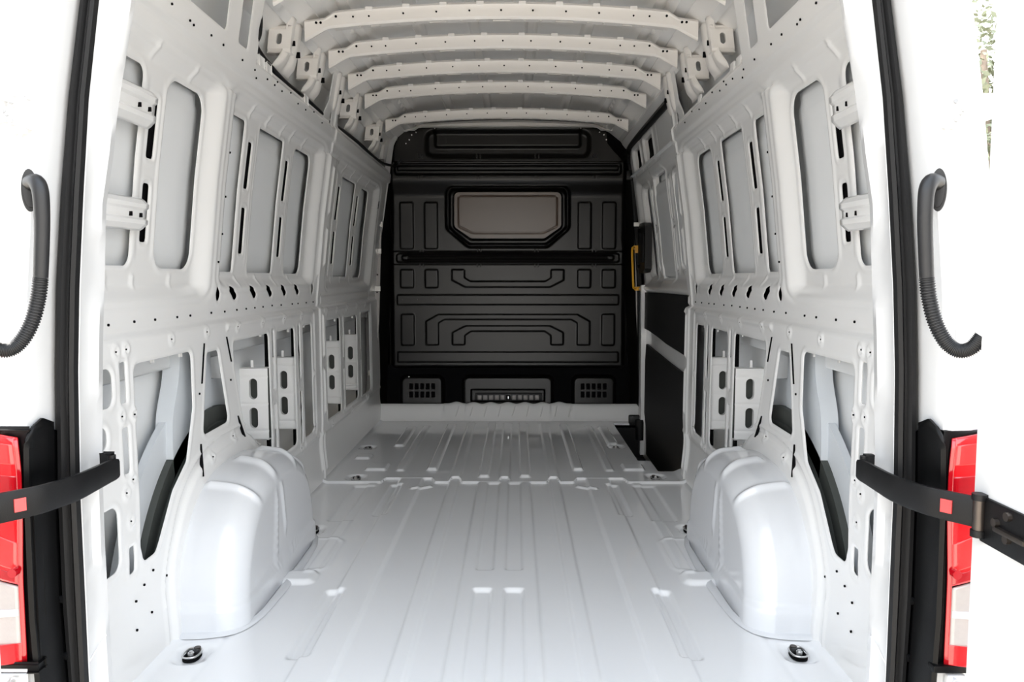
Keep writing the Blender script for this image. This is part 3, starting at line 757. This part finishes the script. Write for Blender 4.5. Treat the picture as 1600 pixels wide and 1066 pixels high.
# ------------------------------------------------------------------ wheel arches
def arch(sgn, label):
    yc, A, B, xo, xi = 2.612, .445, .408, .925, .715
    o = empty('wheel_arch', (sgn * .82, yc, 0)); tag(o, label, 'wheel arch')
    p = 2.65
    def fn(i, j):
        a = PI * i
        c, s = math.cos(a), math.sin(a)
        # j: 0 wall .. .5 start of corner .. .8 side face .. 1 centre of side face
        if j < .5: k = 1.0; x = xo - (xo - xi - .075) * (j / .5)
        elif j < .8:
            t = (j - .5) / .3 * PI / 2; k = 1 - .15 * (1 - math.cos(t)); x = xi + .075 - .075 * math.sin(t)
        else:
            t = (j - .8) / .2; k = .85 * (1 - t) ; x = xi
        zx = 0
        cc = abs(c) ** (2 / p) * (1 if c < 0 else -1); sn = s ** (2 / p)
        q = 1 - .05 * (max(0, (.925 - x) / .21)) ** 2
        kz = k if j < .8 else .85 * (1 - (j - .8) / .2)
        y = yc + A * cc * (k * q + (0 if cc < 0 else 0)); z = B * sn * kz * (q if j < .8 else .95)
        if j >= .8: y = yc + A * cc * .85 * .95 * (1 - (j - .8) / .2)
        # outward swell of pressed ribs
        d = 0
        if cc < 0 or True:
            ang = a
            for a0, x0, x1 in ((.335 * PI, .735, .87), (.47 * PI, .735, .85), (.60 * PI, .735, .85), (.72 * PI, .735, .87)):
                if j < .8:
                    d += .014 * math.exp(-((ang - a0 - (.06 if a0 < 1.6 else -.03) * (1 - ((.87 - x) / .15) ** 2)) / .030) ** 2) * float(ss(.712, .728, x)) * float(ss(x1 + .02, x1 - .01, x))
        y += d * cc; z += d * sn
        # foot: the lower rear face steps out
        f_ = float(ss(.082, .066, z))
        y += -.012 * f_ if cc < 0 else .012 * f_; 
        if j >= .5: x -= .006 * f_
        if j >= .78:
            x -= .006 * math.exp(-((y - 2.50 - .1 * z) / .010) ** 2) * float(ss(.06, .1, z)) * float(ss(.33, .28, z))
            x -= .006 * math.exp(-((y - 2.66 + .25 * z) / .010) ** 2) * float(ss(.14, .18, z)) * float(ss(.35, .30, z))
        return (sgn * x, y, z + .002)
    v, f = psurf(201, 81, fn)
    mk('arch_shell', v, f, M['arch'], o, ang=70)
    # flange welded to the floor and wavy sealant line on the wall
    def fl(i, j):
        a = PI * i; t = i
        base = [(.93, 2.165), (.90, 2.155), (.82, 2.15), (.745, 2.175), (.705, 2.25), (.698, 2.4), (.698, 2.85), (.715, 2.99), (.77, 3.06), (.93, 3.07)]
        q = FLP[int(round(i * 79))]
        nx, ny = q[0] - .82, q[1] - yc; L = math.hypot(nx, ny * .4) + 1e-6
        return (sgn * (q[0] + nx / L * .022 * j), q[1] + ny * .4 / L * .022 * j, .012 - .006 * j - .004 * (j == 1))
    FLP = spline([(.93, 2.165), (.88, 2.158), (.80, 2.165), (.735, 2.20), (.705, 2.29), (.698, 2.45), (.698, 2.80), (.708, 2.94), (.75, 3.04), (.93, 3.07)], 80)
    v, f = psurf(80, 4, fl); mk('foot_flange', v, f, M['arch'], o)
    pts = []
    for i in range(150):
        a = .02 + (PI - .04) * i / 149; c = math.cos(a); s = math.sin(a)
        cc = abs(c) ** (2 / p) * (1 if c < 0 else -1); sn = s ** (2 / p)
        k = 1.075 + .006 * math.sin(i * 1.7) + .005 * math.sin(i * .61)
        z = B * sn * k; pts.append((sgn * (float(prof(z)) - .012 - .022 * (1 - float(ss(0, .21, z)))), yc + A * cc * k, z + .004))
    MB().tube(pts, .0028, 6).obj('sealant_line', M['paint'], o)
    return o
arch(-1, 'white painted wheel arch bulging from the left wall onto the floor')
arch(1, 'white painted wheel arch bulging from the right wall onto the floor')

# ------------------------------------------------------------------ lashing eyes in the floor
ELAB = ['nearest left lashing eye, in the floor behind the left wheel arch', 'nearest right lashing eye, in the floor behind the right wheel arch',
        'small dark lashing eye in front of the left wheel arch', 'small dark lashing eye in front of the right wheel arch',
        'left lashing eye beside the floor lap joint', 'right lashing eye beside the floor lap joint, next to the step',
        'farthest left lashing eye, near the bulkhead', 'farthest right lashing eye, beside the black step well']
def eye(X, Y):
    o = empty('lashing_eye', (X, Y, 0)); sx = -1 if X < 0 else 1
    z = -.006
    def ell(n, rx, ry): return [(X + rx * math.copysign(abs(math.cos(2 * PI * i / n)) ** .8, math.cos(2 * PI * i / n)), Y + ry * math.copysign(abs(math.sin(2 * PI * i / n)) ** .8, math.sin(2 * PI * i / n))) for i in range(n)]
    MB().prism(ell(24, .022, .031), 'z', z - .004, z + .002).obj('cup', M['dark'], o)
    b = MB(); P = [(p[0], p[1], z + .009) for p in ell(28, .022, .031)]; P.append(P[0]); b.tube(P, .0026, 8, caps=False); b.obj('ring', M['steel'], o)
    MB().box(X - .015, X + .015, Y - .004, Y + .016, z, z + .013, .003).obj('hinge_block', M['plastic'], o)
    b = MB(); b.cyl((X, Y - .008, z), (X, Y - .008, z + .014), .008, 12).cyl((X, Y - .008, z), (X, Y - .008, z + .018), .005, 6); b.obj('bolt', M['steel'], o)
    MB().cyl((X - sx * .004, Y + .026, z), (X - sx * .004, Y + .026, z + .013), .009, 10).obj('clip', M['darksteel'], o)
    return o
for (X, Y), L in zip(EYES, ELAB): tag(eye(X, Y), L, 'lashing eye', 'lashing eyes let into the floor')

# ------------------------------------------------------------------ step well and sliding door on the right
st = MB().box(.72, 1.06, 4.04, 5.46, -.24, -.225).box(.715, .722, 4.28, 5.42, -.24, -.032).box(.72, 1.05, 5.41, 5.42, -.24, -.005).box(.787, 1.05, 4.035, 4.048, -.24, -.032).box(.7201, .79, 4.275, 4.285, -.24, -.032)
st = st.obj('step_well', M['plastic']); tag(st, 'black plastic step well sunk in the floor beside the sliding door', 'step')
b = MB()
for i in range(9): b.box(.78, .94, 4.35 + i * .12, 4.38 + i * .12, -.2255, -.219, .002)
b.obj('tread', M['plastic'], st)['kind'] = 'stuff'

DX = .955
def dprof(z): return prof(z) + .028 - .02 * ss(.25, .0, z)
def dholes(u, v):
    R = [rbox(u, v, 5.03, 5.30, 1.01, 1.575, .05), rbox(u, v, 4.50, 4.86, 1.0, 1.60, .03),
         rbox(u, v, 4.93, 4.965, 1.33, 1.53, .006), rbox(u, v, 4.93, 4.965, 1.05, 1.26, .006),
         rbox(u, v, 4.40, 4.435, 1.33, 1.53, .006), rbox(u, v, 4.40, 4.435, 1.05, 1.26, .006),
         rbox(u, v, 5.02, 5.30, 1.69, 1.82, .02), rbox(u, v, 4.58, 4.88, 1.69, 1.82, .02), rbox(u, v, 4.1, 4.3, 1.05, 1.55, .03)]
    return R
def dhole(u, v):
    R = dholes(u, v); s = R[0]
    for q in R[1:]: s = np.minimum(s, q)
    return s
def dpos(u, v, t):
    R = dholes(u, v); s = R[0]
    for q in R[1:]: s = np.minimum(s, q)
    x = dprof(v) + t
    q = rbox(u * .5, v, 3.8 * .5, 5.40 * .5, .95, 1.64, .05); x = x + .03 * ss(0, .05, -q)
    x = x - .008 * ga(s - .016, .01) + .01 * ss(.008, -.002, s)
    x = x - .02 * ga(v - .93, .02) + .004 * ga(rbox(u, v, 4.45, 5.34, 1.66, 1.86, .02), .008)
    return x, u, v
door3 = sheet('door_3', 3.97, 5.46, -.22, 1.92, .0095, .009, dpos, M['paint'], None, dhole, .02, flip=True)
tag(door3, kind='structure')
sheet('outer_skin', 3.90, 5.50, -.30, 1.98, .1, .05, lambda u, v, t: (prof(v) + .10, u, v), M['skin'], door3, None, flip=True)
def board(pts, name, lab):
    v = []
    n = len(pts)
    for y, z in pts: v.append((float(dprof(z)) - .014, y, z))
    for y, z in pts: v.append((float(dprof(z)) + .02, y, z))
    f = [tuple(range(n)), tuple(range(2 * n - 1, n - 1, -1))] + [(i, (i + 1) % n, n + (i + 1) % n, n + i) for i in range(n)]
    o = MB().add(v, f).obj(name, M['panel'], door3); o['label'] = lab; return o
board([(4.05, .60), (4.05, .91), (4.6, .91), (5.1, .905), (5.42, .90), (5.42, .66), (5.2, .655), (4.9, .64), (4.6, .62)], 'upper_board', 'narrow black upper lining board')
board([(4.02, -.17), (4.02, .50), (4.5, .52), (5.0, .545), (5.30, .56), (5.33, .45), (5.31, .10), (5.22, .02), (5.20, -.16)], 'lower_board', 'large black lower lining board')
MB().box(1.0 * .86, .875, 4.5, 5.38, 1.68, 1.83).each('opening_shade', M['dark'], door3)  # dark sheet added behind the upper openings to deepen their shade
# swaged white frame between the boards and along the front edge
pts = [(5.36, -.2), (5.36, .02), (5.34, .12), (5.37, .2), (5.38, .6), (5.40, .95), (5.45, .95), (5.45, -.2)]
MB().prism(pts, 'x', .90, .945).obj('front_edge', M['paint'], door3)
# black seal following the door opening
P = spline([(.955, 5.47, -.22), (.915, 5.49, .3), (.905, 5.49, .9), (.87, 5.49, 1.4), (.840, 5.49, 1.70), (.815, 5.46, 1.80), (.808, 5.36, 1.850), (.805, 5.0, 1.860), (.805, 4.5, 1.862), (.805, 4.0, 1.862)], 70)
s3 = MB().tube(P, .020, 10).obj('door_seal', M['rubber']); tag(s3, 'black rubber seal round the front edge of the sliding door opening', 'seal')
s3.data.name = 'seal'
MB().box(.80, .835, 5.44, 5.475, 1.655, 1.72, .006).obj('seal_stop', M['plastic'], s3)
# door latch box and roller arm
lt = empty('latch_box', (.92, 5.3, 1.2)); tag(lt, 'black plastic latch box on the sliding door beside the yellow handle', 'latch')
b = MB(); pts = [(5.46, 1.34), (5.40, 1.36), (5.22, 1.355), (5.17, 1.33), (5.17, 1.06), (5.22, 1.035), (5.40, 1.03), (5.46, 1.06)]
MB().prism(pts, 'x', .885, .93).obj('cover', M['plastic'], lt)
MB().box(.880, .886, 5.22, 5.43, 1.10, 1.29, .002).obj('cover_plate', M['panel'], lt)
MB().cyl((.876, 5.40, 1.315), (.888, 5.40, 1.315), .012, 10).cyl((.876, 5.40, 1.075), (.888, 5.40, 1.075), .012, 10).each('screw', M['dark'], lt)
ra = empty('roller_arm', (.86, 5.44, .02)); tag(ra, 'black roller arm at the foot of the sliding door, by the bulkhead', 'roller')
MB().box(.83, .93, 5.40, 5.46, -.01, .06, .012).obj('arm', M['plastic'], ra)
MB().cyl((.90, 5.38, -.10), (.90, 5.38, .04), .03, 16).obj('roller', M['plastic'], ra)
# yellow handle on the right edge strip
yh = empty('grab_handle', (.85, 5.46, 1.07)); tag(yh, 'yellow vertical grab handle on the right edge of the bulkhead', 'handle')
MB().tube(spline([(.862, 5.47, 1.205), (.846, 5.45, 1.20), (.842, 5.44, 1.17), (.846, 5.44, 1.07), (.852, 5.44, .95), (.858, 5.45, .93), (.875, 5.47, .925)], 30), .0075, 10).obj('bar', M['yellow'], yh)
MB().box(.856, .892, 5.462, 5.476, 1.19, 1.218, .002).box(.866, .90, 5.462, 5.476, .912, .938, .002).each('foot_plate', M['yellow'], yh)

# ------------------------------------------------------------------ rear door frame
def s_in(z): return float(np.interp(z, [-.3, .28, .60, .826, .981, 1.154, 1.322, 1.49, 1.7], [.758, .762, .763, .757, .748, .733, .716, .691, .655]))
def s_out(z): return float(np.interp(z, [-.3, .24, .40, .60, .826, .981, 1.154, 1.322, 1.49, 1.7], [.785, .795, .801, .800, .792, .783, .766, .745, .717, .680]))
def p_in(z): return float(np.interp(z, [-.3, .2, .46, .62, .88, 1.14, 1.24, 1.30, 1.378, 1.49, 1.7], [.758, .766, .770, .769, .757, .740, .722, .714, .70, .676, .635]))
def frame(sgn):
    zs = np.linspace(-.28, 1.90, 90)
    v = []; sec = None
    for z in zs:
        a, b_, c = p_in(z), s_in(z), s_out(z)
        n1 = .006 * (1 if (int(z * 9.3) % 3 == 0) else 0)
        row = [(.90, 1.80), (.905, 1.70), (a + .045, 1.62), (a + .004, 1.575), (a - .001 + n1, 1.55), (a + .006, 1.53), (b_ + .004, 1.485), (b_ + .010, 1.475), (c + .004, 1.490), (c + .003, 1.470), (c + .006, 1.44),
               (c + .004, 1.41), (c + .008, 1.386), (c + .020, 1.380), (c + .055, 1.382), (c + .075, 1.39), (c + .10, 1.41), (c + .15, 1.47), (c + .185, 1.56), (1.0, 1.75)]
        if z > 1.66: row = [(x - (z - 1.66) * .9 * (1 if k < 14 else .2), y) for k, (x, y) in enumerate(row)]
        sec = len(row); v += [(sgn * x, y, z) for x, y in row]
    f = [(i * sec + k, i * sec + k + 1, (i + 1) * sec + k + 1, (i + 1) * sec + k) for i in range(len(zs) - 1) for k in range(sec - 1)]
    if sgn < 0: f = [q[::-1] for q in f]
    o = mk('trim_1' if sgn < 0 else 'trim_2', v, f, M['ext'], None, ang=30)
    tag(o, kind='structure')
    # pressed bead on the jamb
    for z0, z1, dx in ((1.20, 1.62, .030), (.76, 1.02, .030)):
        P = [(sgn * (s_out(z) + dx), 1.378, z) for z in np.linspace(z0, z1, 16)]
        MB().tube(P, .004, 6).obj('jamb_bead', M['ext'], o)
    # weld seam low on the pillar
    MB().tube([(sgn * (p_in(.28) - .001), 1.55, .285), (sgn * (s_in(.26) + .004), 1.485, .262)], .0016, 6).obj('weld_seam', M['paint'], o)
    return o
fr_l = frame(-1); fr_r = frame(1)
hd = MB().box(-.98, .98, 1.40, 1.62, 1.86, 2.11, .02).obj('trim_3', M['ext']); tag(hd, kind='structure')
sl = MB().box(-.98, .98, 1.34, 1.50, -.30, -.014, .01).obj('trim_4', M['ext']); tag(sl, kind='structure')
# rubber seal on the flange, three ridges
def seal(sgn, label):
    zs = np.concatenate([np.linspace(-.014, 1.70, 110), np.linspace(1.71, 1.855, 10)]); v = []
    row0 = [(-.002, .0), (-.001, -.014), (.006, -.019), (.012, -.013), (.017, -.013), (.023, -.021), (.031, -.020), (.035, -.010), (.040, -.012), (.044, -.005), (.043, .006), (.02, .012)]
    for z in zs:
        a, c = s_in(z), s_out(z)
        k = (c - a) / .040
        off = -(z - 1.66) * .9 if z > 1.66 else 0
        for dx, dy in row0: v.append((sgn * (a + dx * k + off), 1.470 + dy, z))
    n = len(row0)
    f = [(i * n + k, i * n + (k + 1) % n, (i + 1) * n + (k + 1) % n, (i + 1) * n + k) for i in range(len(zs) - 1) for k in range(n)]
    o = mk('door_seal', v, f, M['rubber'], None, ang=28)
    bm = bmesh.new(); bm.from_mesh(o.data); bmesh.ops.recalc_face_normals(bm, faces=bm.faces[:]); bm.to_mesh(o.data); bm.free()
    tag(o, label, 'seal')
seal(-1, 'black ribbed rubber seal running up the left side of the rear opening')
seal(1, 'black ribbed rubber seal running up the right side of the rear opening')

# ------------------------------------------------------------------ tail lamps with black housings
def lamp(sgn, side):
    # black trim on the jamb
    def row(z):
        c = s_out(z)
        return [(c - .004, 1.462), (c + .000, 1.440), (c - .006, 1.438), (c - .004, 1.410), (c - .002, 1.385), (c + .000, 1.374), (c + .003, 1.370), (c + .007, 1.378)]
    zs = np.linspace(.10, .75, 40); v = []
    for k, z in enumerate(zs):
        t = (z - .10) / .65
        for j, (x, y) in enumerate(row(z)):
            zz = z
            if z > .70: zz = z - (.045 * (j - 3) / 4 if j > 3 else .012 * (3 - j)) * (z - .70) / .05
            v.append((sgn * x, y, zz))
    n = 8; f = [(i * n + k, i * n + k + 1, (i + 1) * n + k + 1, (i + 1) * n + k) for i in range(39) for k in range(n - 1)]
    tr = mk('lamp_surround', v, f, M['trimp'], None, ang=25)
    md = tr.modifiers.new('t', 'SOLIDIFY'); md.thickness = .006; md.offset = 0
    tag(tr, 'black plastic surround covering the jamb inside of the %s tail lamp' % side, 'surround')
    b = MB()
    for z in (.40, .29, .18):
        b.cyl((sgn * (s_out(z) - .010), 1.45, z), (sgn * (s_out(z) + .004), 1.45, z), .007, 10)
    b.each('fixing_hole', M['dark'], tr)
    o = empty('tail_lamp', (sgn * .86, 1.37, .52)); tag(o, '%s tail lamp, tall red and clear lens on the body corner' % side, 'tail lamp', 'tail lamps on the rear corners')
    def surf(z0a, z0b, z1a, z1b, x0=.0, x1=.15, bulge=.016, nx=20, nz=24):
        """lens piece; lower edge z0a(inner)..z0b(outer), upper edge z1a..z1b"""
        v = []
        for i in range(nz):
            for j in range(nx):
                u = j / (nx - 1); t = i / (nz - 1)
                lo = z0a + (z0b - z0a) * u; hi = z1a + (z1b - z1a) * u; z = lo + (hi - lo) * t
                c = .808 + .006 * float(ss(.62, .45, z)) - .004 * float(ss(.66, .74, z)) * -1
                x = c + x0 + (x1 - x0) * u
                uu = x0 / .15 + (x1 - x0) / .15 * u
                y = 1.372 - bulge * math.sin(min(1, uu * 2.2 + .10) * PI / 2) + .11 * max(0, uu - .35) ** 2
                v.append((sgn * x, y, z))
        f = [(i * nx + j, i * nx + j + 1, (i + 1) * nx + j + 1, (i + 1) * nx + j) for i in range(nz - 1) for j in range(nx - 1)]
        return v, f
    def piece(name, m, *a, **k):
        v, f = surf(*a, **k); p = mk(name, v, f, m, o)
        md = p.modifiers.new('t', 'SOLIDIFY'); md.thickness = .010; md.offset = -1 if sgn > 0 else 1
        return p
    piece('red_lens', M['red'], .458, .520, .722, .760)['label'] = 'bright red upper lens'
    piece('red_band', M['redglow'], .675, .70, .710, .742, x0=.006, x1=.146, bulge=.0185)
    piece('red_reflector', M['reddark'], .600, .618, .655, .675, x0=.006, x1=.146, bulge=.0185)
    piece('red_reflector', M['redglow'], .485, .555, .535, .61, x0=.006, x1=.146, bulge=.0182)
    piece('red_reflector', M['reddark'], .462, .528, .478, .545, x0=.004, x1=.146, bulge=.0183)
    piece('clear_lens', M['clear'], .352, .356, .456, .518, x0=.006)['label'] = 'clear ribbed lower lens'
    for k in range(20):      # fine vertical optics of the clear lens
        pass
    piece('lens_divider', M['ext'], .404, .410, .416, .424, x0=.008, x1=.146, bulge=.019)
    piece('red_foot', M['red'], .318, .322, .354, .358, bulge=.020)
    piece('red_edge', M['reddark'], .318, .318, .722, .722, x0=-.001, x1=.006, bulge=.020, nx=5)
    MB().box(sgn * .80, sgn * .95, 1.378, 1.40, .312, .735, .006).obj('housing', M['trimp'], o)
    MB().box(sgn * .792, sgn * .93, 1.362, 1.385, .304, .318, .004).obj('lower_cap', M['trimp'], o)
    MB().cyl((sgn * .820, 1.362, .487), (sgn * .820, 1.350, .487), .008, 12).obj('screw', M['reddark'], o)
    # white bracket under the lamp
lamp(-1, 'left'); lamp(1, 'right')

# ------------------------------------------------------------------ rear doors folded back
def rear_door(sgn, idx):
    xi = .806
    def f(i, j):     # inner face
        y = 1.298 - .70 * i; z = -.25 + 2.10 * j
        q = float(rbox(np.array([y]), np.array([z]), .62, 1.262, .70, 1.80, .05)[0]); q2 = float(rbox(np.array([y]), np.array([z]), .62, 1.262, -.2, .58, .05)[0])
        x = xi + .012 * float(ss(.006, -.012, q)) + .010 * float(ss(.006, -.012, q2))
        x += .012 * float(ss(1.288, 1.298, y))
        return (sgn * x, y, z)
    v, fc = psurf(70, 120, f)
    o = mk('door_%d' % idx, v, fc, M['ext'], None, ang=40); tag(o, kind='structure')
    MB().box(sgn * (xi + .055), sgn * (xi + .062), .60, 1.27, -.25, 1.85).box(sgn * (xi + .010), sgn * (xi + .06), 1.268, 1.296, -.25, 1.85, .004).box(sgn * (xi + .01), sgn * (xi + .06), .6, .62, -.25, 1.85).each('outer_panel', M['ext'], o)
    return o
door1 = rear_door(-1, 1); door2 = rear_door(1, 2)
def hinge(sgn, z, fr, dr):
    c = s_out(z)
    o = MB().box(sgn * (c + .020), sgn * (c + .056), 1.362, 1.380, z - .026, z + .026, .008).obj('door_hinge', M['ext'], fr)
    for dx, dz in ((.032, .016), (.034, -.014), (.046, .002)):
        MB().cyl((sgn * (c + dx), 1.364, z + dz), (sgn * (c + dx), 1.354, z + dz), .007, 12).obj('bolt', M['ext'], o)
        MB().cyl((sgn * (c + dx), 1.356, z + dz), (sgn * (c + dx), 1.351, z + dz), .004, 6).obj('bolt', M['steel'], o)
    MB().box(sgn * (c + .046), sgn * .84, 1.300, 1.376, z - .016, z + .018, .005).obj('hinge_leaf', M['ext'], dr)
for sg_, fr_, dr_ in ((-1, fr_l, door1), (1, fr_r, door2)):
    hinge(sg_, 1.275, fr_, dr_); hinge(sg_, .275, fr_, dr_)
# door check straps
def strap(sgn, side):
    o = empty('door_strap', (sgn * .73, 1.4, .625)); tag(o, 'curved black %s door check strap reaching from pillar to open door' % side, 'door strap', 'black door check straps')
    P = spline([(.7235, 1.540, 0), (.7265, 1.515, 0), (.7265, 1.46, 0), (.728, 1.40, 0), (.744, 1.339, 0), (.762, 1.308, 0), (.794, 1.268, 0)], 40)
    hs = np.interp(np.linspace(0, 1, 40), [0, .1, .5, 1], [.018, .021, .0235, .025])
    v = []; f = []
    n = 8
    for k, p in enumerate(P):
        d = np.array(P[min(k + 1, 39)]) - np.array(P[max(k - 1, 0)]); d /= np.linalg.norm(d); nx, ny = d[1], -d[0]
        h = hs[k]; zc = .628 - .004 * k / 39
        for dt, dz in ((-.004, -h + .004), (-.002, -h), (.004, -h), (.006, -h + .004), (.006, h - .004), (.004, h), (-.002, h), (-.004, h - .004)):
            v.append((sgn * (p[0] - nx * dt), p[1] - ny * dt, zc + dz))
    # window in the strap between stations 29 and 32
    W0, W1 = 28, 31
    for k in range(39):
        for j in range(n):
            f.append((k * n + j, k * n + (j + 1) % n, (k + 1) * n + (j + 1) % n, (k + 1) * n + j))
    f += [tuple(range(n)), tuple(range(39 * n + n - 1, 39 * n - 1, -1))]
    bar = MB().add(v, f).obj('strap_bar', M['plastic'], o, ang=30)
    # red inlay seen through the square opening
    k = 34; p = np.array(P[k]); d = np.array(P[k + 1]) - np.array(P[k - 1]); d /= np.linalg.norm(d)
    nx, ny = d[1], -d[0]; zc = .625
    vv = []
    for t0, t1 in ((-.012, .012),):
        for dd, dz in ((-.009, -.011), (.009, -.011), (.009, .011), (-.009, .011)):
            for dt in (.007, .009, -.007):
                vv.append((sgn * (p[0] + d[0] * dd - nx * dt), p[1] + d[1] * dd - ny * dt, zc + dz))
    # choose both faces
    A = [vv[1], vv[4], vv[7], vv[10]]; Bq = [vv[2], vv[5], vv[8], vv[11]]
    MB().add(A + Bq, [(0, 1, 2, 3), (7, 6, 5, 4), (0, 4, 5, 1), (1, 5, 6, 2), (2, 6, 7, 3), (3, 7, 4, 0)]).obj('square_window', M['redglow'], o)
    # end roller at the pillar
    MB().cyl((sgn * .733, 1.535, .606), (sgn * .733, 1.535, .655), .008, 12).obj('pivot_pin', M['plastic'], o)
    MB().box(sgn * .734, sgn * .752, 1.53, 1.545, .630, .658, .002).obj('pillar_catch', M['plastic'], o)
    # hinge plate on the door
    MB().cyl((sgn * .7975, 1.258, .593), (sgn * .7975, 1.258, .650), .0095, 18).obj('barrel', M['darksteel'], o)
    MB().cyl((sgn * .7975, 1.258, .586), (sgn * .7975, 1.258, .597), .012, 18).cyl((sgn * .7975, 1.258, .646), (sgn * .7975, 1.258, .656), .012, 18).each('barrel_collar', M['plastic'], o)
    pl_ = MB().box(sgn * .801, sgn * .809, 1.10, 1.262, .578, .652, .003).obj('door_plate', M['plastic'], o)
    b = MB()
    for y, z in ((1.185, .640), (1.185, .605), (1.215, .622), (1.13, .62)):
        b.cyl((sgn * .803, y, z), (sgn * .794, y, z), .007, 10)
    b.each('bolt', M['darksteel'], pl_)
    MB().box(sgn * .793, sgn * .803, 1.14, 1.215, .609, .617, .002).obj('rib', M['darksteel'], pl_)
strap(-1, 'left'); strap(1, 'right')
# cable conduits
def conduit(sgn, side):
    o = empty('cable_conduit', (sgn * .75, 1.36, 1.1)); tag(o, 'black rubber cable conduit with corrugated hose on the %s body corner' % side, 'conduit', 'black door cable conduits')
    def W(x, y, Y): return (sgn * (CX + (x - 806) * Y / FOC), Y, CZ + (434 - y) * Y / FOC)
    # oval grommet plate standing on the jamb
    c = Vector((.7720, 1.374, 1.148)); ring = []
    pts = [];
    for i in range(32):
        a = 2 * PI * i / 32
        pts.append((.0125 * math.cos(a), .036 * math.sin(a) * (1.0)))
    dv = Vector((-.55, -.83, 0)).normalized(); tv = Vector((.83, -.55, 0)).normalized()
    for nm, s_, t0, t1 in (('grommet_plate', 1.0, -.002, .005), ('grommet_lip', .8, .004, .010)):
        v = []
        for t in (t0, t1):
            for a, b_ in pts:
                q = c + tv * (a * s_) * 1.0 + dv * t; v.append((sgn * q.x, q.y, q.z + b_ * s_))
        n = 32; f = [(i, (i + 1) % n, n + (i + 1) % n, n + i) for i in range(n)] + [tuple(range(n - 1, -1, -1)), tuple(range(n, 2 * n))]
        MB().add(v, f).obj(nm, M['hose'], o)
    el = spline([(.767, 1.372, 1.160), (.752, 1.360, 1.160), (.7415, 1.352, 1.148), (.7385, 1.350, 1.125), (.7395, 1.350, 1.08), (.7455, 1.350, 1.00)], 40)
    el = [(sgn * p[0], p[1], p[2]) for p in el]; 
    MB().tube(el, .013, 16, rf=lambda k: .0145 - .0030 * k / 39).obj('elbow', M['hose'], o, ang=60)
    ce = spline([(.7455, 1.350, 1.0), (.749, 1.346, .965), (.757, 1.338, .925), (.770, 1.326, .893), (.785, 1.314, .880), (.800, 1.304, .886), (.812, 1.298, .905)], 260)
    ce = [(sgn * p[0], p[1], p[2]) for p in ce]
    MB().tube(ce, .011, 14, rf=lambda k: .0105 + .0019 * (1 if (k % 5) in (1, 2, 3) else 0)).obj('corrugated_hose', M['hose'], o, ang=40)
conduit(-1, 'left'); conduit(1, 'right')

# ------------------------------------------------------------------ cable in the left roof cavity
P = spline([(-.80, 2.70, 1.885), (-.785, 2.70, 1.86), (-.785, 2.69, 1.80), (-.805, 2.72, 1.765), (-.815, 2.9, 1.748), (-.815, 3.1, 1.735), (-.818, 3.35, 1.742), (-.815, 3.62, 1.735), (-.835, 3.85, 1.74), (-.815, 4.1, 1.738), (-.815, 4.5, 1.745), (-.815, 4.9, 1.738), (-.81, 5.3, 1.745), (-.76, 5.5, 1.76), (-.72, 5.52, 1.80)], 120)
wh = MB().tube(P, .009, 8).obj('wiring_harness', M['rubber']); tag(wh, 'black taped wiring loom lying along the top of the left wall rail', 'cable')
P = spline([(-.90, 3.60, .76), (-.90, 3.64, .65), (-.905, 3.69, .52), (-.905, 3.66, .45), (-.905, 3.68, .36), (-.905, 3.65, .30)], 40)
# hanging wires inside the side cavities
for s_, nm in ((-1, 'left'), (1, 'right')):
    P2 = [(p[0] * -s_ * -1 * (1 if s_ < 0 else -1) if False else s_ * (abs(p[0]) + .035), p[1], p[2]) for p in P]
    o = MB().tube(P2, .0028, 6).obj('wire', M['rubber'], wall_left if s_ < 0 else wall_right)

# ------------------------------------------------------------------ outside: ground and tree
gd = MB().box(-60, 60, -60, 60, -.70, -.60).obj('ground', M['ground']); tag(gd, kind='structure')
tr = empty('tree', (8.3, 14.5, -.60)); tag(tr, 'pale sunlit tree seen in the gap beside the open right door', 'tree')
MB().tube(spline([(8.3, 14.5, -.65), (8.25, 14.5, 1.2), (8.35, 14.4, 3), (8.3, 14.5, 5)], 16), .14, 10, rf=lambda k: .17 - .008 * k).obj('trunk', M['bark'], tr)
b = MB()
for i in range(10):
    a = rng.uniform(0, 2 * PI); z = rng.uniform(1.2, 4.6); L = rng.uniform(.8, 1.6)
    b.tube([(8.3, 14.5, z), (8.3 + L * .6 * math.cos(a), 14.5 + L * .6 * math.sin(a), z + .35), (8.3 + L * math.cos(a), 14.5 + L * math.sin(a), z + .6)], .03, 6, rf=lambda k: .045 - .015 * k)
b.obj('branch', M['bark'], tr)['kind'] = 'stuff'
N = 6500
ctr = rng.normal(size=(46, 3)) * np.array([.85, .85, 1.25]) + np.array([8.3, 14.5, 3.6])
ci = rng.integers(0, 46, N); pc = ctr[ci] + rng.normal(size=(N, 3)) * .26
aa = rng.normal(size=(N, 3)); aa /= np.linalg.norm(aa, axis=1)[:, None]; bb = np.cross(aa, rng.normal(size=(N, 3))); bb /= np.linalg.norm(bb, axis=1)[:, None]
L_ = rng.uniform(.05, .10, N)[:, None]
V = np.concatenate([pc - aa * L_, pc + bb * L_ * .45, pc + aa * L_, pc - bb * L_ * .45])
Fc = [[i, N + i, 2 * N + i, 3 * N + i] for i in range(N)]
me = bpy.data.meshes.new('foliage'); me.from_pydata(V.tolist(), [], Fc); me.materials.append(M['leaf'])
fo = bpy.data.objects.new('foliage', me); col.objects.link(fo); inv_parent(fo, tr); fo['kind'] = 'stuff'
